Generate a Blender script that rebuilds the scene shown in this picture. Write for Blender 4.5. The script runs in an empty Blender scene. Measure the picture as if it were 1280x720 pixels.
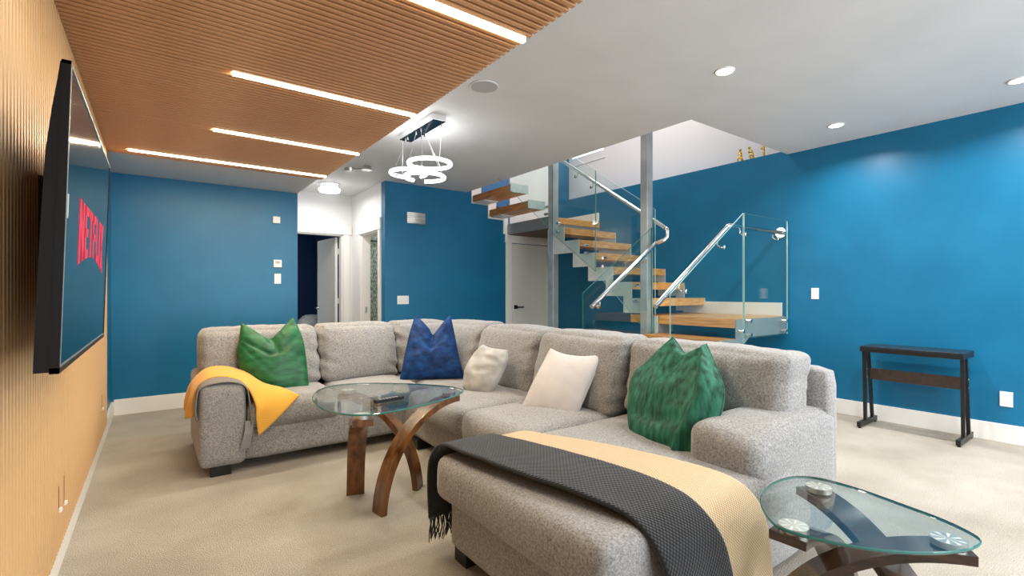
import bpy, bmesh, math, random
from mathutils import Vector, noise, Matrix
import numpy as np
random.seed(7)
C = bpy.context.scene.collection
S = bpy.context.scene
# ------------------------------------------------------------------ camera
YAW = math.radians(36.268); FPX = 605.14; CY = 365.74
cam_d = bpy.data.cameras.new('camera'); cam = bpy.data.objects.new('camera', cam_d); C.objects.link(cam)
cam.location = (0, 0, 1.2); cam.rotation_euler = (math.pi/2, 0, -YAW)
cam_d.sensor_width = 36.0; cam_d.lens = 36.0*FPX/1280.0
cam_d.shift_y = (CY-360.0)/1280.0
cam_d.clip_start = 0.02; cam_d.clip_end = 100
S.camera = cam
# ------------------------------------------------------------------ world, exposure
S.view_settings.view_transform = 'Standard'; S.view_settings.look = 'None'
S.view_settings.gamma = 1.0; S.view_settings.use_curve_mapping = False
S.view_settings.exposure = 0.22
w = bpy.data.worlds.new('world'); S.world = w; w.use_nodes = True
bg = w.node_tree.nodes['Background']; bg.inputs[0].default_value = (0.80, 0.90, 1.0, 1); bg.inputs[1].default_value = 3.0
def area(name, loc, size, power, col=(1, 1, 1), rot=(0, 0, 0), shape='RECTANGLE', size_y=None, spread=180):
    d = bpy.data.lights.new(name, 'AREA'); d.energy = power; d.color = col; d.shape = shape; d.size = size
    if shape == 'RECTANGLE': d.size_y = size_y or size
    d.spread = math.radians(spread)
    o = bpy.data.objects.new(name, d); o.location = loc; o.rotation_euler = rot; C.objects.link(o); return o
L_BACK = 100; L_DOWN = 17; L_LED = 15; L_UP = 62
# soft fill added at an unseen, made-up window behind the camera
area('window_fill', (2.9, -2.50, 1.35), 4.4, L_BACK, (0.95, 0.97, 1.0), (math.radians(90), 0, 0), size_y=2.2)
# ------------------------------------------------------------------ materials
def mat(name, col, rough=0.5, metal=0.0, spec=0.5, emis=None, es=0.0, sheen=0.0, coat=0.0):
    m = bpy.data.materials.new(name); m.use_nodes = True
    b = m.node_tree.nodes['Principled BSDF']
    b.inputs['Base Color'].default_value = (*col, 1); b.inputs['Roughness'].default_value = rough
    b.inputs['Metallic'].default_value = metal; b.inputs['Specular IOR Level'].default_value = spec
    b.inputs['Sheen Weight'].default_value = sheen; b.inputs['Coat Weight'].default_value = coat
    if emis: b.inputs['Emission Color'].default_value = (*emis, 1); b.inputs['Emission Strength'].default_value = es
    return m
def nodes(m): return m.node_tree.nodes, m.node_tree.links, m.node_tree.nodes['Principled BSDF']
def mottle(m, c1, c2, scale=5, detail=4, stretch=(1, 1, 1), lo=.35, hi=.65, bump=0, bscale=None, bdist=.002, rough2=None, coord='Object'):
    n, l, b = nodes(m)
    tc = n.new('ShaderNodeTexCoord'); mp = n.new('ShaderNodeMapping'); mp.inputs['Scale'].default_value = stretch
    l.new(tc.outputs[coord], mp.inputs[0])
    no = n.new('ShaderNodeTexNoise'); no.inputs['Scale'].default_value = scale; no.inputs['Detail'].default_value = detail
    l.new(mp.outputs[0], no.inputs['Vector'])
    r = n.new('ShaderNodeValToRGB'); r.color_ramp.elements[0].position = lo; r.color_ramp.elements[1].position = hi
    r.color_ramp.elements[0].color = (*c1, 1); r.color_ramp.elements[1].color = (*c2, 1)
    l.new(no.outputs['Fac'], r.inputs[0]); l.new(r.outputs[0], b.inputs['Base Color'])
    if bump:
        n2 = n.new('ShaderNodeTexNoise'); n2.inputs['Scale'].default_value = bscale or scale; n2.inputs['Detail'].default_value = 3
        l.new(mp.outputs[0], n2.inputs['Vector'])
        bp = n.new('ShaderNodeBump'); bp.inputs['Strength'].default_value = bump; bp.inputs['Distance'].default_value = bdist
        l.new(n2.outputs['Fac'], bp.inputs['Height']); l.new(bp.outputs[0], b.inputs['Normal'])
    return m
def glass(name, tint=(0.93, 0.985, 0.965), ior=1.5, extra=0.0):
    m = bpy.data.materials.new(name); m.use_nodes = True; n = m.node_tree.nodes; l = m.node_tree.links
    n.clear(); out = n.new('ShaderNodeOutputMaterial'); mx = n.new('ShaderNodeMixShader')
    t = n.new('ShaderNodeBsdfTransparent'); t.inputs[0].default_value = (*tint, 1)
    g = n.new('ShaderNodeBsdfGlossy'); g.inputs['Roughness'].default_value = 0.0
    f = n.new('ShaderNodeFresnel'); ge = n.new('ShaderNodeNewGeometry'); io = n.new('ShaderNodeMapRange')
    io.inputs[3].default_value = ior; io.inputs[4].default_value = 1/ior     # same reflectance from either face of the thin pane
    l.new(ge.outputs['Backfacing'], io.inputs[0]); l.new(io.outputs[0], f.inputs[0])
    if extra:
        a = n.new('ShaderNodeMath'); a.operation = 'ADD'; a.inputs[1].default_value = extra
        l.new(f.outputs[0], a.inputs[0]); l.new(a.outputs[0], mx.inputs[0])
    else: l.new(f.outputs[0], mx.inputs[0])
    l.new(t.outputs[0], mx.inputs[1]); l.new(g.outputs[0], mx.inputs[2]); l.new(mx.outputs[0], out.inputs[0])
    return m
M = {}
M['blue'] = mottle(mat('teal_blue_paint', (0.004, 0.14, 0.28), 0.38, spec=.38), (0.0035, 0.130, 0.262), (0.0045, 0.146, 0.290), 3, bump=.05, bscale=180, bdist=.001)
M['navy'] = mat('navy_paint', (0.012, 0.045, 0.13), 0.35)
M['ceil'] = mottle(mat('ceiling_paint', (0.66, 0.66, 0.66), 0.6), (0.64, 0.64, 0.645), (0.68, 0.68, 0.68), 2.2, bump=.12, bscale=60, bdist=.002)
M['white'] = mat('white_paint', (0.78, 0.775, 0.76), 0.45)
M['upwhite'] = mat('upper_wall_paint', (0.78, 0.755, 0.75), 0.5)
M['trim'] = mat('trim_paint', (0.80, 0.785, 0.75), 0.35)
M['door'] = mat('door_paint', (0.72, 0.71, 0.66), 0.4)
M['plate'] = mat('plate_plastic', (0.82, 0.81, 0.78), 0.35)
M['plate_dark'] = mat('plate_slot', (0.25, 0.24, 0.22), 0.4)
M['carpet'] = mottle(mat('carpet', (0.55, 0.47, 0.38), 0.95, spec=.1, sheen=.1), (0.39, 0.345, 0.28), (0.545, 0.495, 0.42), 2.2, 6, lo=.3, hi=.7, bump=1.0, bscale=170, bdist=.012)
n_, l_, b_ = nodes(M['carpet'])      # tufts: fine colour variation over the broad mottling
tn = n_.new('ShaderNodeTexNoise'); tn.inputs['Scale'].default_value = 190; tn.inputs['Detail'].default_value = 2
tc_ = n_.new('ShaderNodeTexCoord'); l_.new(tc_.outputs['Object'], tn.inputs['Vector'])
mr = n_.new('ShaderNodeMapRange'); mr.inputs[1].default_value = .3; mr.inputs[2].default_value = .7; mr.inputs[3].default_value = .72; mr.inputs[4].default_value = 1.18
l_.new(tn.outputs['Fac'], mr.inputs[0])
mm = n_.new('ShaderNodeVectorMath'); mm.operation = 'SCALE'
old = b_.inputs['Base Color'].links[0].from_socket
l_.new(old, mm.inputs[0]); l_.new(mr.outputs[0], mm.inputs['Scale']); l_.new(mm.outputs[0], b_.inputs['Base Color'])
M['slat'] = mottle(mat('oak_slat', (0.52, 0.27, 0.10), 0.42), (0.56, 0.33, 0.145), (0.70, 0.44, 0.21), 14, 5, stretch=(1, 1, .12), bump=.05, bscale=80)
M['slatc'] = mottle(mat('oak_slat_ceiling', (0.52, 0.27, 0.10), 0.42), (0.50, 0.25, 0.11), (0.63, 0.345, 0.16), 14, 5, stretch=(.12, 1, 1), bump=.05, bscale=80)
M['groove'] = mat('slat_backing', (0.06, 0.024, 0.009), 0.8)  # backing colour darkened to carry the shade inside the grooves
M['tread'] = mottle(mat('oak_tread', (0.60, 0.34, 0.13), 0.35), (0.52, 0.235, 0.06), (0.74, 0.40, 0.125), 9, 5, stretch=(1, .35, 6), bump=.04)
M['tread_y'] = mottle(mat('oak_tread_turned', (0.60, 0.34, 0.13), 0.35), (0.40, 0.16, 0.045), (0.66, 0.31, 0.095), 9, 5, stretch=(6, .3, 2), bump=.04)
M['steel'] = mottle(mat('galvanised_steel', (0.45, 0.48, 0.48), 0.4, .55), (0.40, 0.43, 0.43), (0.56, 0.59, 0.59), 4, 4)
M['stringer'] = mottle(mat('stringer_steel', (0.60, 0.66, 0.64), 0.4, .15), (0.56, 0.61, 0.60), (0.68, 0.72, 0.70), 5, 4)
M['fascia'] = mat('fascia_steel', (0.30, 0.33, 0.33), 0.4, .3)
M['chrome'] = mat('chrome', (0.78, 0.77, 0.75), 0.13, 1.0)
M['brushed'] = mat('brushed_nickel', (0.62, 0.61, 0.58), 0.3, 1.0)
M['blackmetal'] = mat('black_metal', (0.012, 0.011, 0.010), 0.38, .2)
M['black'] = mat('black_plastic', (0.006, 0.006, 0.008), 0.42, spec=.25)
M['desktop'] = mat('desk_top_black', (0.012, 0.016, 0.02), 0.3)
M['deskpanel'] = mottle(mat('desk_panel', (0.03, 0.018, 0.012), 0.4), (0.028, 0.017, 0.012), (0.045, 0.027, 0.019), 30)
M['glass'] = glass('clear_glass', (0.945, 0.985, 0.972), 1.45)
M['glass_edge'] = mat('glass_edge', (0.30, 0.50, 0.47), 0.12, spec=.8)
M['glass_edge_dark'] = mat('glass_edge_dark', (0.03, 0.16, 0.14), 0.1, spec=.8)
M['glass_table'] = glass('table_glass', (0.91, 0.955, 0.945), 1.52, .0)
M['screen'] = mat('tv_screen', (0.004, 0.010, 0.014), 0.07, spec=.2, emis=(0.010, 0.045, 0.065), es=.25)
M['red'] = mat('screen_red', (0.5, 0.0, 0.02), .3, emis=(0.62, 0.01, 0.05), es=.42)
M['led'] = mat('led_strip', (1, .9, .7), .5, emis=(1.0, .80, .52), es=14)
M['lamp'] = mat('lamp_diffuser', (1, 1, 1), .5, emis=(1.0, .98, .95), es=14)
M['ringlamp'] = mat('ring_diffuser', (1, 1, 1), .5, emis=(.97, .99, 1.0), es=5)
M['gold'] = mat('gold_metal', (0.72, 0.42, 0.04), 0.3, .85)
M['darkwood'] = mottle(mat('espresso_wood', (0.03, 0.018, 0.012), 0.22, coat=.5), (0.016, 0.009, 0.006), (0.07, 0.028, 0.014), 7, 5, stretch=(1, 1, 4))
M['walnut'] = mottle(mat('walnut_wood', (0.16, 0.06, 0.02), 0.28, coat=.4), (0.045, 0.015, 0.005), (0.23, 0.090, 0.024), 12, 7, stretch=(2.4, 2.4, .35), lo=.3, hi=.7)
def heather(name, dark, light, s=170, rough=.95):
    m = mat(name, light, rough, spec=.12, sheen=.3)
    n, l, b = nodes(m); tc = n.new('ShaderNodeTexCoord')
    a = n.new('ShaderNodeTexNoise'); a.inputs['Scale'].default_value = s; a.inputs['Detail'].default_value = 6; a.inputs['Roughness'].default_value = .85
    l.new(tc.outputs['Object'], a.inputs['Vector'])
    r = n.new('ShaderNodeValToRGB'); r.color_ramp.elements[0].position = .36; r.color_ramp.elements[1].position = .60
    r.color_ramp.elements[0].color = (*dark, 1); r.color_ramp.elements[1].color = (*light, 1)
    l.new(a.outputs['Fac'], r.inputs[0]); l.new(r.outputs[0], b.inputs['Base Color'])
    bp = n.new('ShaderNodeBump'); bp.inputs['Strength'].default_value = .45; bp.inputs['Distance'].default_value = .002
    l.new(a.outputs['Fac'], bp.inputs['Height']); l.new(bp.outputs[0], b.inputs['Normal'])
    return m
M['sofa'] = heather('grey_chenille', (0.10, 0.099, 0.096), (0.375, 0.368, 0.355), 120)
M['piping'] = mat('sofa_seam', (0.16, 0.145, 0.13), .95)
M['feltedge'] = mat('strap_grey', (0.22, 0.22, 0.22), .8)
def weave(name, c1, c2, su, sv, rough=.9, bump=.8, dist=.004):
    m = mat(name, c1, rough, spec=.15, sheen=.2); n, l, b = nodes(m)
    uv = n.new('ShaderNodeTexCoord'); sp = n.new('ShaderNodeSeparateXYZ'); l.new(uv.outputs['UV'], sp.inputs[0])
    def sn(sock, k, ph=None):
        a = n.new('ShaderNodeMath'); a.operation = 'MULTIPLY'; a.inputs[1].default_value = k*2*math.pi; l.new(sock, a.inputs[0])
        if ph is not None:
            p = n.new('ShaderNodeMath'); p.operation = 'ADD'; l.new(a.outputs[0], p.inputs[0]); l.new(ph, p.inputs[1]); a = p
        s_ = n.new('ShaderNodeMath'); s_.operation = 'SINE'; l.new(a.outputs[0], s_.inputs[0]); return s_.outputs[0]
    u = sn(sp.outputs[0], su); v = sn(sp.outputs[1], sv)
    pr_ = n.new('ShaderNodeMath'); pr_.operation = 'MULTIPLY'; l.new(u, pr_.inputs[0]); l.new(v, pr_.inputs[1])
    mr = n.new('ShaderNodeMapRange'); mr.inputs[1].default_value = -1; mr.inputs[2].default_value = 1; l.new(pr_.outputs[0], mr.inputs[0])
    mx = n.new('ShaderNodeMixRGB'); mx.inputs[1].default_value = (*c1, 1); mx.inputs[2].default_value = (*c2, 1)
    l.new(mr.outputs[0], mx.inputs[0]); l.new(mx.outputs[0], b.inputs['Base Color'])
    bp = n.new('ShaderNodeBump'); bp.inputs['Strength'].default_value = bump; bp.inputs['Distance'].default_value = dist
    l.new(mr.outputs[0], bp.inputs['Height']); l.new(bp.outputs[0], b.inputs['Normal'])
    return m
M['blackthrow'] = weave('charcoal_knit', (0.010, 0.011, 0.012), (0.036, 0.038, 0.041), 62, 62)
M['beigethrow'] = weave('beige_knit', (0.42, 0.28, 0.14), (0.78, 0.60, 0.39), 70, 90)
M['yellowthrow'] = weave('mustard_knit', (0.60, 0.30, 0.035), (0.78, 0.43, 0.075), 90, 110, bump=.3)
M['green'] = mottle(mat('green_satin', (0.02, 0.17, 0.06), 0.42, spec=.35), (0.006, 0.070, 0.024), (0.020, 0.150, 0.052), 9, 4, stretch=(1, 1, 3), bump=.25, bscale=60, bdist=.003)
M['velvet'] = mottle(mat('green_crushed_velvet', (0.01, 0.13, 0.08), 0.55, spec=.2), (0.002, 0.030, 0.020), (0.035, 0.205, 0.125), 15, 9, stretch=(2.6, 2.6, .42), lo=.30, hi=.74, bump=.35, bscale=70, bdist=.003)  # light and dark streaks put the pile's sheen into the colour
M['bluevelvet'] = mottle(mat('navy_crushed_velvet', (0.012, 0.04, 0.16), 0.6, spec=.2), (0.002, 0.017, 0.070), (0.006, 0.050, 0.185), 14, 6, stretch=(1, 1, 1.5), bump=.45, bscale=35, bdist=.006)
M['lightgrey'] = mottle(mat('light_grey_velvet', (0.44, 0.43, 0.40), 0.5, sheen=.1), (0.32, 0.32, 0.305), (0.46, 0.455, 0.435), 8, bump=.2, bscale=30, bdist=.004)
M['offwhite'] = mottle(mat('off_white_velvet', (0.66, 0.61, 0.58), 0.6, sheen=.1), (0.55, 0.52, 0.51), (0.63, 0.60, 0.59), 5, bump=.1, bscale=40)
M['offback'] = mat('pillow_back_grey', (0.38, 0.37, 0.37), .7)
M['tile'] = mottle(mat('mosaic_tile', (0.3, 0.42, 0.36), 0.15), (0.16, 0.23, 0.20), (0.42, 0.52, 0.44), 9, 2, stretch=(5, 5, 2.2), lo=.42, hi=.56)
M['grout'] = mat('tile_grout', (0.7, 0.72, 0.68), .6)
M['foot'] = mat('sofa_foot', (0.006, 0.006, 0.006), .35)
M['speaker'] = mat('speaker_grille', (0.42, 0.42, 0.42), .6)
M['silver'] = mottle(mat('silver_cover', (0.55, 0.53, 0.49), .35, .6), (0.45, 0.43, 0.39), (0.66, 0.64, 0.60), 3, stretch=(1, 1, 14))
M['crystal'] = mat('crystal', (0.8, 0.82, 0.84), 0.1, .4)
# ------------------------------------------------------------------ mesh helpers (world coordinates)
def new(): return bmesh.new()
def box(bm, x0, x1, y0, y1, z0, z1, bevel=0.0):
    t = bmesh.new() if bevel else bm
    v = [t.verts.new(p) for p in ((x0, y0, z0), (x1, y0, z0), (x1, y1, z0), (x0, y1, z0), (x0, y0, z1), (x1, y0, z1), (x1, y1, z1), (x0, y1, z1))]
    for f in ((0, 3, 2, 1), (4, 5, 6, 7), (0, 1, 5, 4), (1, 2, 6, 5), (2, 3, 7, 6), (3, 0, 4, 7)): t.faces.new([v[i] for i in f])
    if bevel:
        bmesh.ops.bevel(t, geom=t.edges[:], offset=bevel, segments=2, affect='EDGES', profile=.5)
        merge(bm, t)
    return bm
def merge(bm, t):
    me = bpy.data.meshes.new('tmp'); t.to_mesh(me); bm.from_mesh(me); bpy.data.meshes.remove(me); t.free()
def prism(bm, pts, lift, a, b):   # pts 2D polygon, lift(p, s) -> 3D
    A = [bm.verts.new(lift(p, a)) for p in pts]; B = [bm.verts.new(lift(p, b)) for p in pts]
    n = len(pts); bm.faces.new(A); bm.faces.new(B[::-1])
    for i in range(n): bm.faces.new((A[i], B[i], B[(i+1) % n], A[(i+1) % n]))
    return bm
def tube(bm, pts, r, seg=12, cap=True, closed=False):
    pts = [Vector(p) for p in pts]; rings = []; up = None
    n = len(pts)
    for i, p in enumerate(pts):
        if closed: d = (pts[(i+1) % n]-pts[i-1]).normalized()
        else: d = (pts[min(i+1, n-1)]-pts[max(i-1, 0)]).normalized()
        if up is None: up = d.orthogonal().normalized()
        else: up = (up-d*up.dot(d)).normalized()
        s = d.cross(up); rr = r[i] if isinstance(r, (list, tuple)) else r
        rings.append([bm.verts.new(p+(up*math.cos(a)+s*math.sin(a))*rr) for a in (2*math.pi*k/seg for k in range(seg))])
    m = n if closed else n-1
    for i in range(m):
        A, B = rings[i], rings[(i+1) % n]
        for k in range(seg): bm.faces.new((A[k], A[(k+1) % seg], B[(k+1) % seg], B[k]))
    if cap and not closed: bm.faces.new(rings[0][::-1]); bm.faces.new(rings[-1])
    return bm
def disc(bm, c, r, h, axis='Z', seg=28, r2=None):
    c = Vector(c); d = {'Z': Vector((0, 0, 1)), 'X': Vector((1, 0, 0)), 'Y': Vector((0, 1, 0))}[axis]
    r2 = r if r2 is None else r2
    return tube(bm, [c, c+d*h], [r, r2], seg)
def link(name, bm, m, parent=None, smooth=False):
    bmesh.ops.recalc_face_normals(bm, faces=bm.faces[:])
    me = bpy.data.meshes.new(name); 
    if parent is not None:
        p = parent; off = Vector((0, 0, 0))
        while p is not None: off += p.location; p = p.parent
        bmesh.ops.translate(bm, verts=bm.verts[:], vec=-off)
    bm.to_mesh(me); bm.free()
    ms = m if isinstance(m, (list, tuple)) else [m]
    for k in ms: me.materials.append(k)
    if smooth:
        for f in me.polygons: f.use_smooth = True
        if smooth == 'auto':
            try: me.set_sharp_from_angle(angle=math.radians(40))
            except Exception: pass
    o = bpy.data.objects.new(name, me); C.objects.link(o); o.parent = parent
    return o
def tag(o, label, cat, group=None, kind=None):
    o['label'] = label
    if cat: o['category'] = cat
    if group: o['group'] = group
    if kind: o['kind'] = kind
    return o
def thing(name, label, cat, loc, group=None):
    o = bpy.data.objects.new(name, None); o.location = loc; o.empty_display_size = .1; C.objects.link(o)
    return tag(o, label, cat, group)
def struct(name, bm, m, label=None, parent=None, cat=None):
    o = link(name, bm, m, parent)
    o['kind'] = 'structure'
    if label: o['label'] = label
    if parent is None: o['category'] = cat or name.split('_')[0].split('.')[0]
    return o
def part(o, label): o['label'] = label; return o
def B(*a, **k): return box(new(), *a, **k)
def instance(src, name, loc, parent):
    o = src.copy(); o.name = name; o.location = loc; o.parent = parent; C.objects.link(o); return o
# soft rounded box
def cushion(x0, x1, y0, y1, z0, z1, r=.06, puff=(.02, .02, .03), n=22, wr=.004, seed=0, fn=None, ws=(5, 5, 5), bm=None):
    bm = bm or new(); c = Vector(((x0+x1)/2, (y0+y1)/2, (z0+z1)/2)); h = Vector(((x1-x0)/2, (y1-y0)/2, (z1-z0)/2))
    r = min(r, h.x*.98, h.y*.98, h.z*.98); cache = {}
    ns = [max(6, min(44, int(n*hh/max(h)))) for hh in h]
    def P(px, py, pz):
        key = (round(px, 5), round(py, 5), round(pz, 5))
        if key in cache: return cache[key]
        q = Vector((px, py, pz)); w_ = Vector((px*h.x, py*h.y, pz*h.z))
        inner = Vector([max(-(h[i]-r), min(h[i]-r, w_[i])) for i in range(3)])
        d = w_-inner; nd = d.normalized() if d.length > 1e-6 else q.normalized()
        p = inner+nd*r
        fall = [1-abs(q[i])**2.5 for i in range(3)]
        pf = nd.x*nd.x*puff[0]*fall[1]*fall[2]+nd.y*nd.y*puff[1]*fall[0]*fall[2]+nd.z*nd.z*puff[2]*fall[0]*fall[1]
        W = p+c
        nz = noise.noise(Vector((W.x*ws[0]+seed*3.1, W.y*ws[1]+seed, W.z*ws[2])))
        nz2 = noise.noise(Vector((W.x*2.3+seed, W.y*2.3, W.z*2.3+seed*2)))
        W = W+nd*(pf+wr*(nz+nz2*1.2))
        if fn: W = fn(W, q, nd)
        v = bm.verts.new(W); cache[key] = v; return v
    def lin(k): return [math.copysign(abs(t)**.85, t) for t in [-1+2*i/k for i in range(k+1)]]
    for ax in range(3):
        a, b = [i for i in range(3) if i != ax]; A = lin(ns[a]); Bq = lin(ns[b])
        for s in (-1, 1):
            for i in range(len(A)-1):
                for j in range(len(Bq)-1):
                    qs = []
                    for (u, v) in ((A[i], Bq[j]), (A[i+1], Bq[j]), (A[i+1], Bq[j+1]), (A[i], Bq[j+1])):
                        q = [0, 0, 0]; q[ax] = s; q[a] = u; q[b] = v; qs.append(P(*q))
                    if len(set(qs)) == 4:
                        try: bm.faces.new(qs)
                        except ValueError: pass
    return bm
def crom(p0, p1, p2, p3, t):
    return .5*((2*p1)+(-p0+p2)*t+(2*p0-5*p1+4*p2-p3)*t*t+(-p0+3*p1-3*p2+p3)*t**3)
def cr_eval(L, s):   # L list, s in [0, len-1]
    n = len(L); i = min(int(s), n-2); t = s-i
    g = lambda k: L[max(0, min(n-1, k))]
    return crom(g(i-1), g(i), g(i+1), g(i+2), t)
def sheet(grid, nu, nv, th=.008, wr=.004, ws=9, seed=0):   # grid[row][col] of Vectors; thick cloth with UVs in metres
    bm = new(); uvl = bm.loops.layers.uv.new('UVMap')
    rows = []
    for i in range(nu+1):
        s = i/nu*(len(grid)-1)
        rows.append([cr_eval([cr_eval([g[k] for g in grid], s) for k in range(len(grid[0]))], j/nv*(len(grid[0])-1)) for j in range(nv+1)])
    def nrm(i, j):
        a = rows[min(i+1, nu)][j]-rows[max(i-1, 0)][j]; b = rows[i][min(j+1, nv)]-rows[i][max(j-1, 0)]
        c = a.cross(b); return c.normalized() if c.length > 1e-9 else Vector((0, 0, 1))
    N = [[nrm(i, j) for j in range(nv+1)] for i in range(nu+1)]
    U = [0]; V = [0]
    for i in range(nu): U.append(U[-1]+(rows[i+1][nv//2]-rows[i][nv//2]).length)
    for j in range(nv): V.append(V[-1]+(rows[nu//2][j+1]-rows[nu//2][j]).length)
    T = [[None]*(nv+1) for _ in range(nu+1)]; D = [[None]*(nv+1) for _ in range(nu+1)]
    for i in range(nu+1):
        for j in range(nv+1):
            p = rows[i][j]; q = p+N[i][j]*(wr*(noise.noise(p*ws+Vector((seed, 0, 0)))+1))
            e = 1.0 if (0 < i < nu and 0 < j < nv) else .6
            T[i][j] = bm.verts.new(q+N[i][j]*th*.5*e); D[i][j] = bm.verts.new(q-N[i][j]*th*.5*e)
    def fc(vs, uv):
        f = bm.faces.new(vs)
        for lp, c in zip(f.loops, uv): lp[uvl].uv = c
    for i in range(nu):
        for j in range(nv):
            ij = ((i, j), (i+1, j), (i+1, j+1), (i, j+1)); uv = [(U[a], V[b]) for a, b in ij]
            fc([T[a][b] for a, b in ij], uv); fc([D[a][b] for a, b in ij][::-1], uv[::-1])
    for i in range(nu):
        for j in (0, nv): fc([T[i][j], T[i+1][j], D[i+1][j], D[i][j]], [(U[i], V[j]), (U[i+1], V[j]), (U[i+1], V[j]), (U[i], V[j])])
    for j in range(nv):
        for i in (0, nu): fc([T[i][j], T[i][j+1], D[i][j+1], D[i][j]], [(U[i], V[j]), (U[i], V[j+1]), (U[i], V[j+1]), (U[i], V[j])])
    return bm
# ================================================================== THE SETTING
ZC = 2.69; ZS = 2.372; XR = 5.475; YF = 6.106; YB = 6.2; XL = -.36
struct('floor', B(-1.0, 6.6, -2.7, 10.7, -.12, 0), M['carpet'], 'beige cut pile carpet covering the whole floor', cat='floor')
bm = new(); box(bm, XL-.14, 3.71, -2.7, 7.7, ZC, ZC+.22); box(bm, 3.71, XR+.02, -2.7, 2.45, ZC, ZC+.22)
struct('ceiling', bm, M['ceil'], 'pale grey painted ceiling with a stairwell opening', cat='ceiling')
sof = struct('ceiling_soffit', B(XL-.02, 1.34, -2.6, YF+.02, ZS, ZC-.001), M['ceil'], 'lowered ceiling band above the television wall', cat='ceiling')
wl = struct('wall_left', B(XL-.14, XL, -2.7, 6.25, 0, ZC), M['blue'], 'left wall behind the slats, blue at its far end', cat='wall')
struct('wall_far', B(XL, 1.34, YF, YF+.14, 0, ZC), M['blue'], 'far left teal blue wall with three white plates', cat='wall')
struct('wall_hall_left', B(1.20, 1.338, YF+.14, 7.7, 0, ZC), M['white'], 'hidden left wall of the hallway', cat='wall')
bm = new(); box(bm, 1.338, 1.50, 7.55, 7.67, 0, ZC); box(bm, 1.50, 2.31, 7.55, 7.67, 2.09, ZC); box(bm, 2.31, 2.60, 7.55, 7.67, 0, ZC)
struct('wall_hall_back', bm, M['white'], 'white wall at the end of the hallway with a doorway', cat='wall')
bm = new(); box(bm, 2.45, 2.58, 6.33, 6.42, 0, ZC); box(bm, 2.45, 2.58, 6.42, 7.12, 2.06, ZC); box(bm, 2.45, 2.58, 7.12, 7.55, 0, ZC)
struct('wall_hall_right', bm, M['white'], 'white side wall of the hallway with the bathroom doorway', cat='wall')
struct('wall_back', B(2.45, XR+.1, YB, YB+.13, 0, 2.285), M['blue'], 'teal blue wall below the upper stairs with the white door', cat='wall')
bm = new(); box(bm, 2.45, 3.79, YB, YB+.13, 2.285, ZC)
box(bm, 3.79, 4.08, YB, YB+.13, 2.285, 2.60); box(bm, 4.08, 4.36, YB, YB+.13, 2.285, 2.40)
struct('wall_back.001', bm, M['blue'], 'upper part of the teal blue wall beside the chandelier', cat='wall')
struct('wall_right', B(XR, 5.9, -2.7, YB+.02, 0, 2.73), M['blue'], 'long teal blue wall on the right with a ledge on top', cat='wall')
bm = new(); box(bm, XL, .5, -2.75, -2.6, 0, ZC); box(bm, 5.3, XR, -2.75, -2.6, 0, ZC); box(bm, .5, 5.3, -2.75, -2.6, 2.45, ZC); box(bm, .5, 5.3, -2.75, -2.6, 0, .25)
struct('wall_near', bm, M['white'], 'wall behind the camera around the added fill window', cat='wall')
bm = new()  # unseen window, added behind the camera to let in soft fill
for x in (.5, 1.7, 2.9, 4.1, 5.24): box(bm, x, x+.06, -2.7, -2.64, .25, 2.45)
box(bm, .5, 5.3, -2.7, -2.64, .25, .31); box(bm, .5, 5.3, -2.7, -2.64, 2.39, 2.45)
struct('fill_window', bm, M['trim'], 'white frame of the unseen window added behind the camera for fill', cat='window')
# bedroom and bathroom seen through the hall doorways
bm = new(); box(bm, -.2, 0, 7.67, 10.6, 0, 2.6); box(bm, -.2, 3.6, 10.5, 10.6, 0, 2.6); box(bm, 2.62, 2.7, 7.67, 10.6, 0, 2.6)
struct('wall_bedroom', bm, M['navy'], 'dark blue wall of the bedroom seen through the open door', cat='wall')
struct('ceiling_bedroom', B(-.2, 2.7, 7.67, 10.6, 2.55, 2.6), M['white'], 'white ceiling of the bedroom beyond the hallway', cat='ceiling')
bm = new(); box(bm, 2.58, 4.4, 6.33, 6.40, 0, 2.55); box(bm, 4.3, 4.4, 6.33, 7.66, 0, 2.55); box(bm, 2.58, 4.4, 7.60, 7.66, 0, 2.55); box(bm, 2.58, 4.4, 6.33, 7.66, 2.5, 2.56)
bw = struct('wall_bathroom', bm, M['grout'], 'bathroom wall behind the side doorway, covered in mosaic', cat='wall')
bm = new()
for i in range(8):
    for k in range(17):
        x = 2.66+i*.048; z = .35+k*.125+(.0625 if i % 2 else 0)
        prism(bm, [(x, z+.02), (x+.021, z-.0), (x+.042, z+.02), (x+.042, z+.10), (x+.021, z+.12), (x, z+.10)], lambda p, s: (p[0], s, p[1]), 7.588, 7.60)
o = link('mosaic_tile', bm, M['tile'], bw); o['kind'] = 'stuff'
# upper storey around the stairwell
bm = new(); box(bm, 5.9, 6.0, .5, 5.50, 2.73, 5.3); box(bm, 5.9, 6.0, 5.50, 6.25, 2.73, 3.54); box(bm, 5.9, 6.0, 5.50, 6.25, 4.7, 5.3); box(bm, 5.9, 6.0, 6.25, 8.1, 2.73, 5.3)
box(bm, XR, 5.9, .5, 1.0, 2.73, 5.3)
struct('wall_upper_right', bm, M['upwhite'], 'white upper wall seen through the stairwell opening', cat='wall')
bm = new(); box(bm, 5.89, 5.90, 5.46, 6.30, 3.405, 3.42); box(bm, 5.93, 5.95, 5.50, 5.53, 3.54, 4.7); box(bm, 5.93, 5.95, 5.50, 6.25, 3.54, 3.56)
struct('window_2', bm, M['trim'], 'upper stairwell window sill and frame', cat='window')
bm = new(); box(bm, 3.4, 4.58, YB+.13, YB+.2, 2.2, 5.3)
struct('wall_upper_far', bm, mat('upper_blue_paint', (0.05, 0.16, 0.36), .45), 'blue upper wall beyond the top stair flight', cat='wall')
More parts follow.
